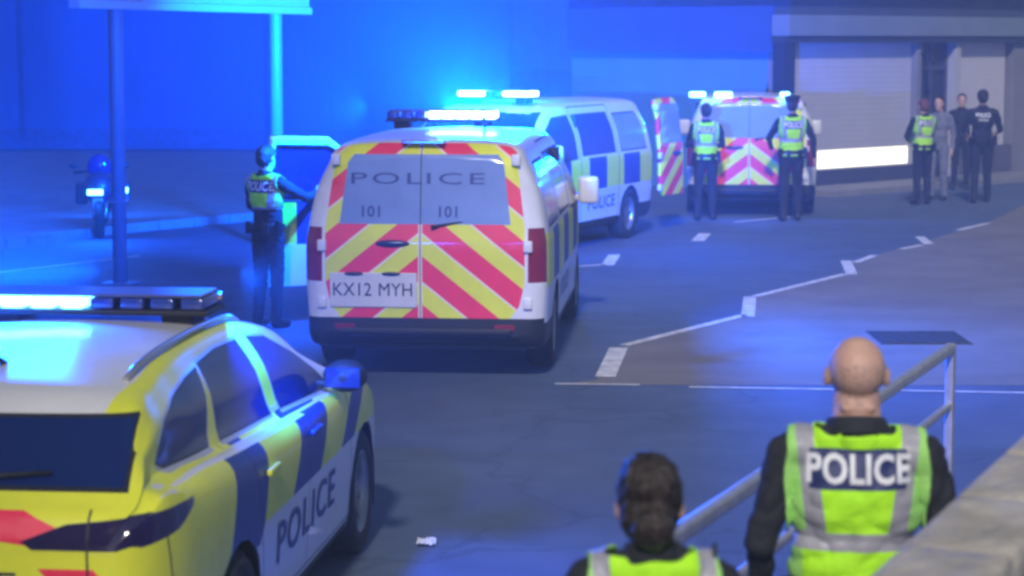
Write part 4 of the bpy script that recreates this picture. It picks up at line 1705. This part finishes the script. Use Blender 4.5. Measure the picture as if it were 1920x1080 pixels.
        if vest.get('text', True):
            lettering('POLICE', (lines[0] - lines[1]) * .98, (0, -.6, z - .002), (1, 0, 0), (0, 0, 1), bvh_of(vo), mm('letter'), vo, bold=.03,
                      sx=vest['panel'] * 2 / .288 * .78 * .12 / ((lines[0] - lines[1])), spacing=1.05, off=.003, ray=.3)
    if back:
        lettering(back, .085, (0, -.6, 1.36), (1, 0, 0), (0, 0, 1), bvh_of(body), mm('letter'), root, bold=.035, sx=.80, spacing=1.05, off=.005, ray=.3)
        lettering('OFFICER', .045, (0, -.6, 1.285), (1, 0, 0), (0, 0, 1), bvh_of(body), mm('letter'), root, bold=.03, sx=.9, spacing=1.05, off=.005, ray=.3)
    return root


VEST = dict(z=[1.425, 1.305, 1.17, 1.115, .99], brace=[(.132, .185), (.092, .150)], panel=.145, bottom=.92)
VEST_W = dict(z=[1.415, 1.30, 1.17, 1.115, .99], brace=[(.115, .160), (.085, .130)], panel=.118, bottom=.92)

o = person('bald police officer in a hi vis vest seen from behind at the lower right', (1.04, 6.55, 0), -4, 1.745, bald=True, vest=VEST, build=1.12, head=1.13, neck=1.28,
           arms=dict(R=dict(e=(.285, .0, 1.12), w=(.27, .16, .95)), L=dict(e=(.285, -.02, 1.12), w=(.27, .12, .92))), detail=True, voxel=.007)
o = person('dark haired police officer in a hi vis vest at the bottom edge', (.34, 5.25, 0), 3, 1.65, bun=True, vest=VEST_W, build=.92, head_drop=.045,
           arms=dict(R=dict(e=(.27, .02, 1.12), w=(.20, .20, 1.05))), detail=True, head_turn=-8, voxel=.007)
# radio on the shoulder of the dark haired officer
rd = tag(empty('radio', (.325 + .155, 5.22, 1.31)), 'small hand radio clipped at the right shoulder of the dark haired officer', 'radio')
b = bmesh.new()
add_box(b, (0, 0, 0), (.05, .035, .085), bevel=.008)
obj('radio_body', b, mm('black'), rd)
b = bmesh.new()
add_tube(b, [(.012, 0, .04), (.012, 0, .11)], .006, 8)
obj('antenna', b, mm('black'), rd)
for f in ((1,)):
    pass


def far_officer(label, px, py, heading, height, **kw):
    p = ground(px, py)
    return person(label, p, heading, height, voxel=.011, **kw)


far_officer('police officer in a hi vis jacket at the open front door of the white van', 504, 614, -35, 1.68,
            vest=dict(VEST, bottom=1.15), arms=dict(L=dict(e=(.30, .10, 1.16), w=(.30, .28, 1.05)), R=dict(e=(.30, .22, 1.25), w=(.22, .46, 1.28))), hat=False)
far_officer('police officer lit blue standing at the left back door of the farthest van', 1322, 413, -2, 1.72, vest=VEST_W,
            arms=dict(R=dict(e=(.26, .1, 1.12), w=(.16, .26, 1.1)), L=dict(e=(.26, .1, 1.12), w=(.16, .26, 1.1))), stride=.05)
far_officer('police officer in a hi vis vest standing with arms held out behind the farthest van', 1482, 414, 4, 1.82, vest=VEST_W, hat=True,
            arms=dict(R=dict(e=(.31, .0, 1.14), w=(.33, .02, .90)), L=dict(e=(.31, .08, 1.16), w=(.24, .22, 1.02))), stride=.06)
far_officer('auburn haired police officer in a hi vis vest standing by the shop shutter', 1728, 384, 20, 1.70, vest=VEST_W, hair='redhair',
            arms=dict(R=dict(e=(.24, .14, 1.14), w=(.10, .28, 1.12)), L=dict(e=(.24, .12, 1.13), w=(.12, .26, 1.10))), stride=.03)
far_officer('person in pale grey clothes half hidden behind the auburn haired officer', 1757, 376, 150, 1.72, shirt='grey', trousers='grey', sleeves=True)
far_officer('person in dark clothes standing in the shop doorway', 1800, 356, 170, 1.70, shirt='cloth', sleeves=False)
far_officer('police officer in a black shirt with white lettering on the back at the far right', 1838, 380, -3, 1.84, back='POLICE', sleeves=False, build=1.05,
            arms=dict(R=dict(e=(.29, .05, 1.13), w=(.20, .22, 1.02)), L=dict(e=(.29, .05, 1.13), w=(.20, .22, 1.02))), stride=.09)


# ------------------------------------------------------------------ haze added so the blue lamps bloom
b = bmesh.new()
quad_wall(b, -60, 60, -1, 90, -40, 110)
hz = obj('haze', b, [])
hm = bpy.data.materials.new('glow_haze')
hm.use_nodes = True
t = hm.node_tree
for nn in list(t.nodes):
    if nn.type != 'OUTPUT_MATERIAL':
        t.nodes.remove(nn)
pv = t.nodes.new('ShaderNodeVolumePrincipled')
pv.inputs['Color'].default_value = (.60, .78, 1.0, 1)
pv.inputs['Density'].default_value = .0055
t.links.new(pv.outputs[0], t.nodes['Material Output'].inputs['Volume'])
hz.data.materials.append(hm)
tag(hz, kind='stuff')
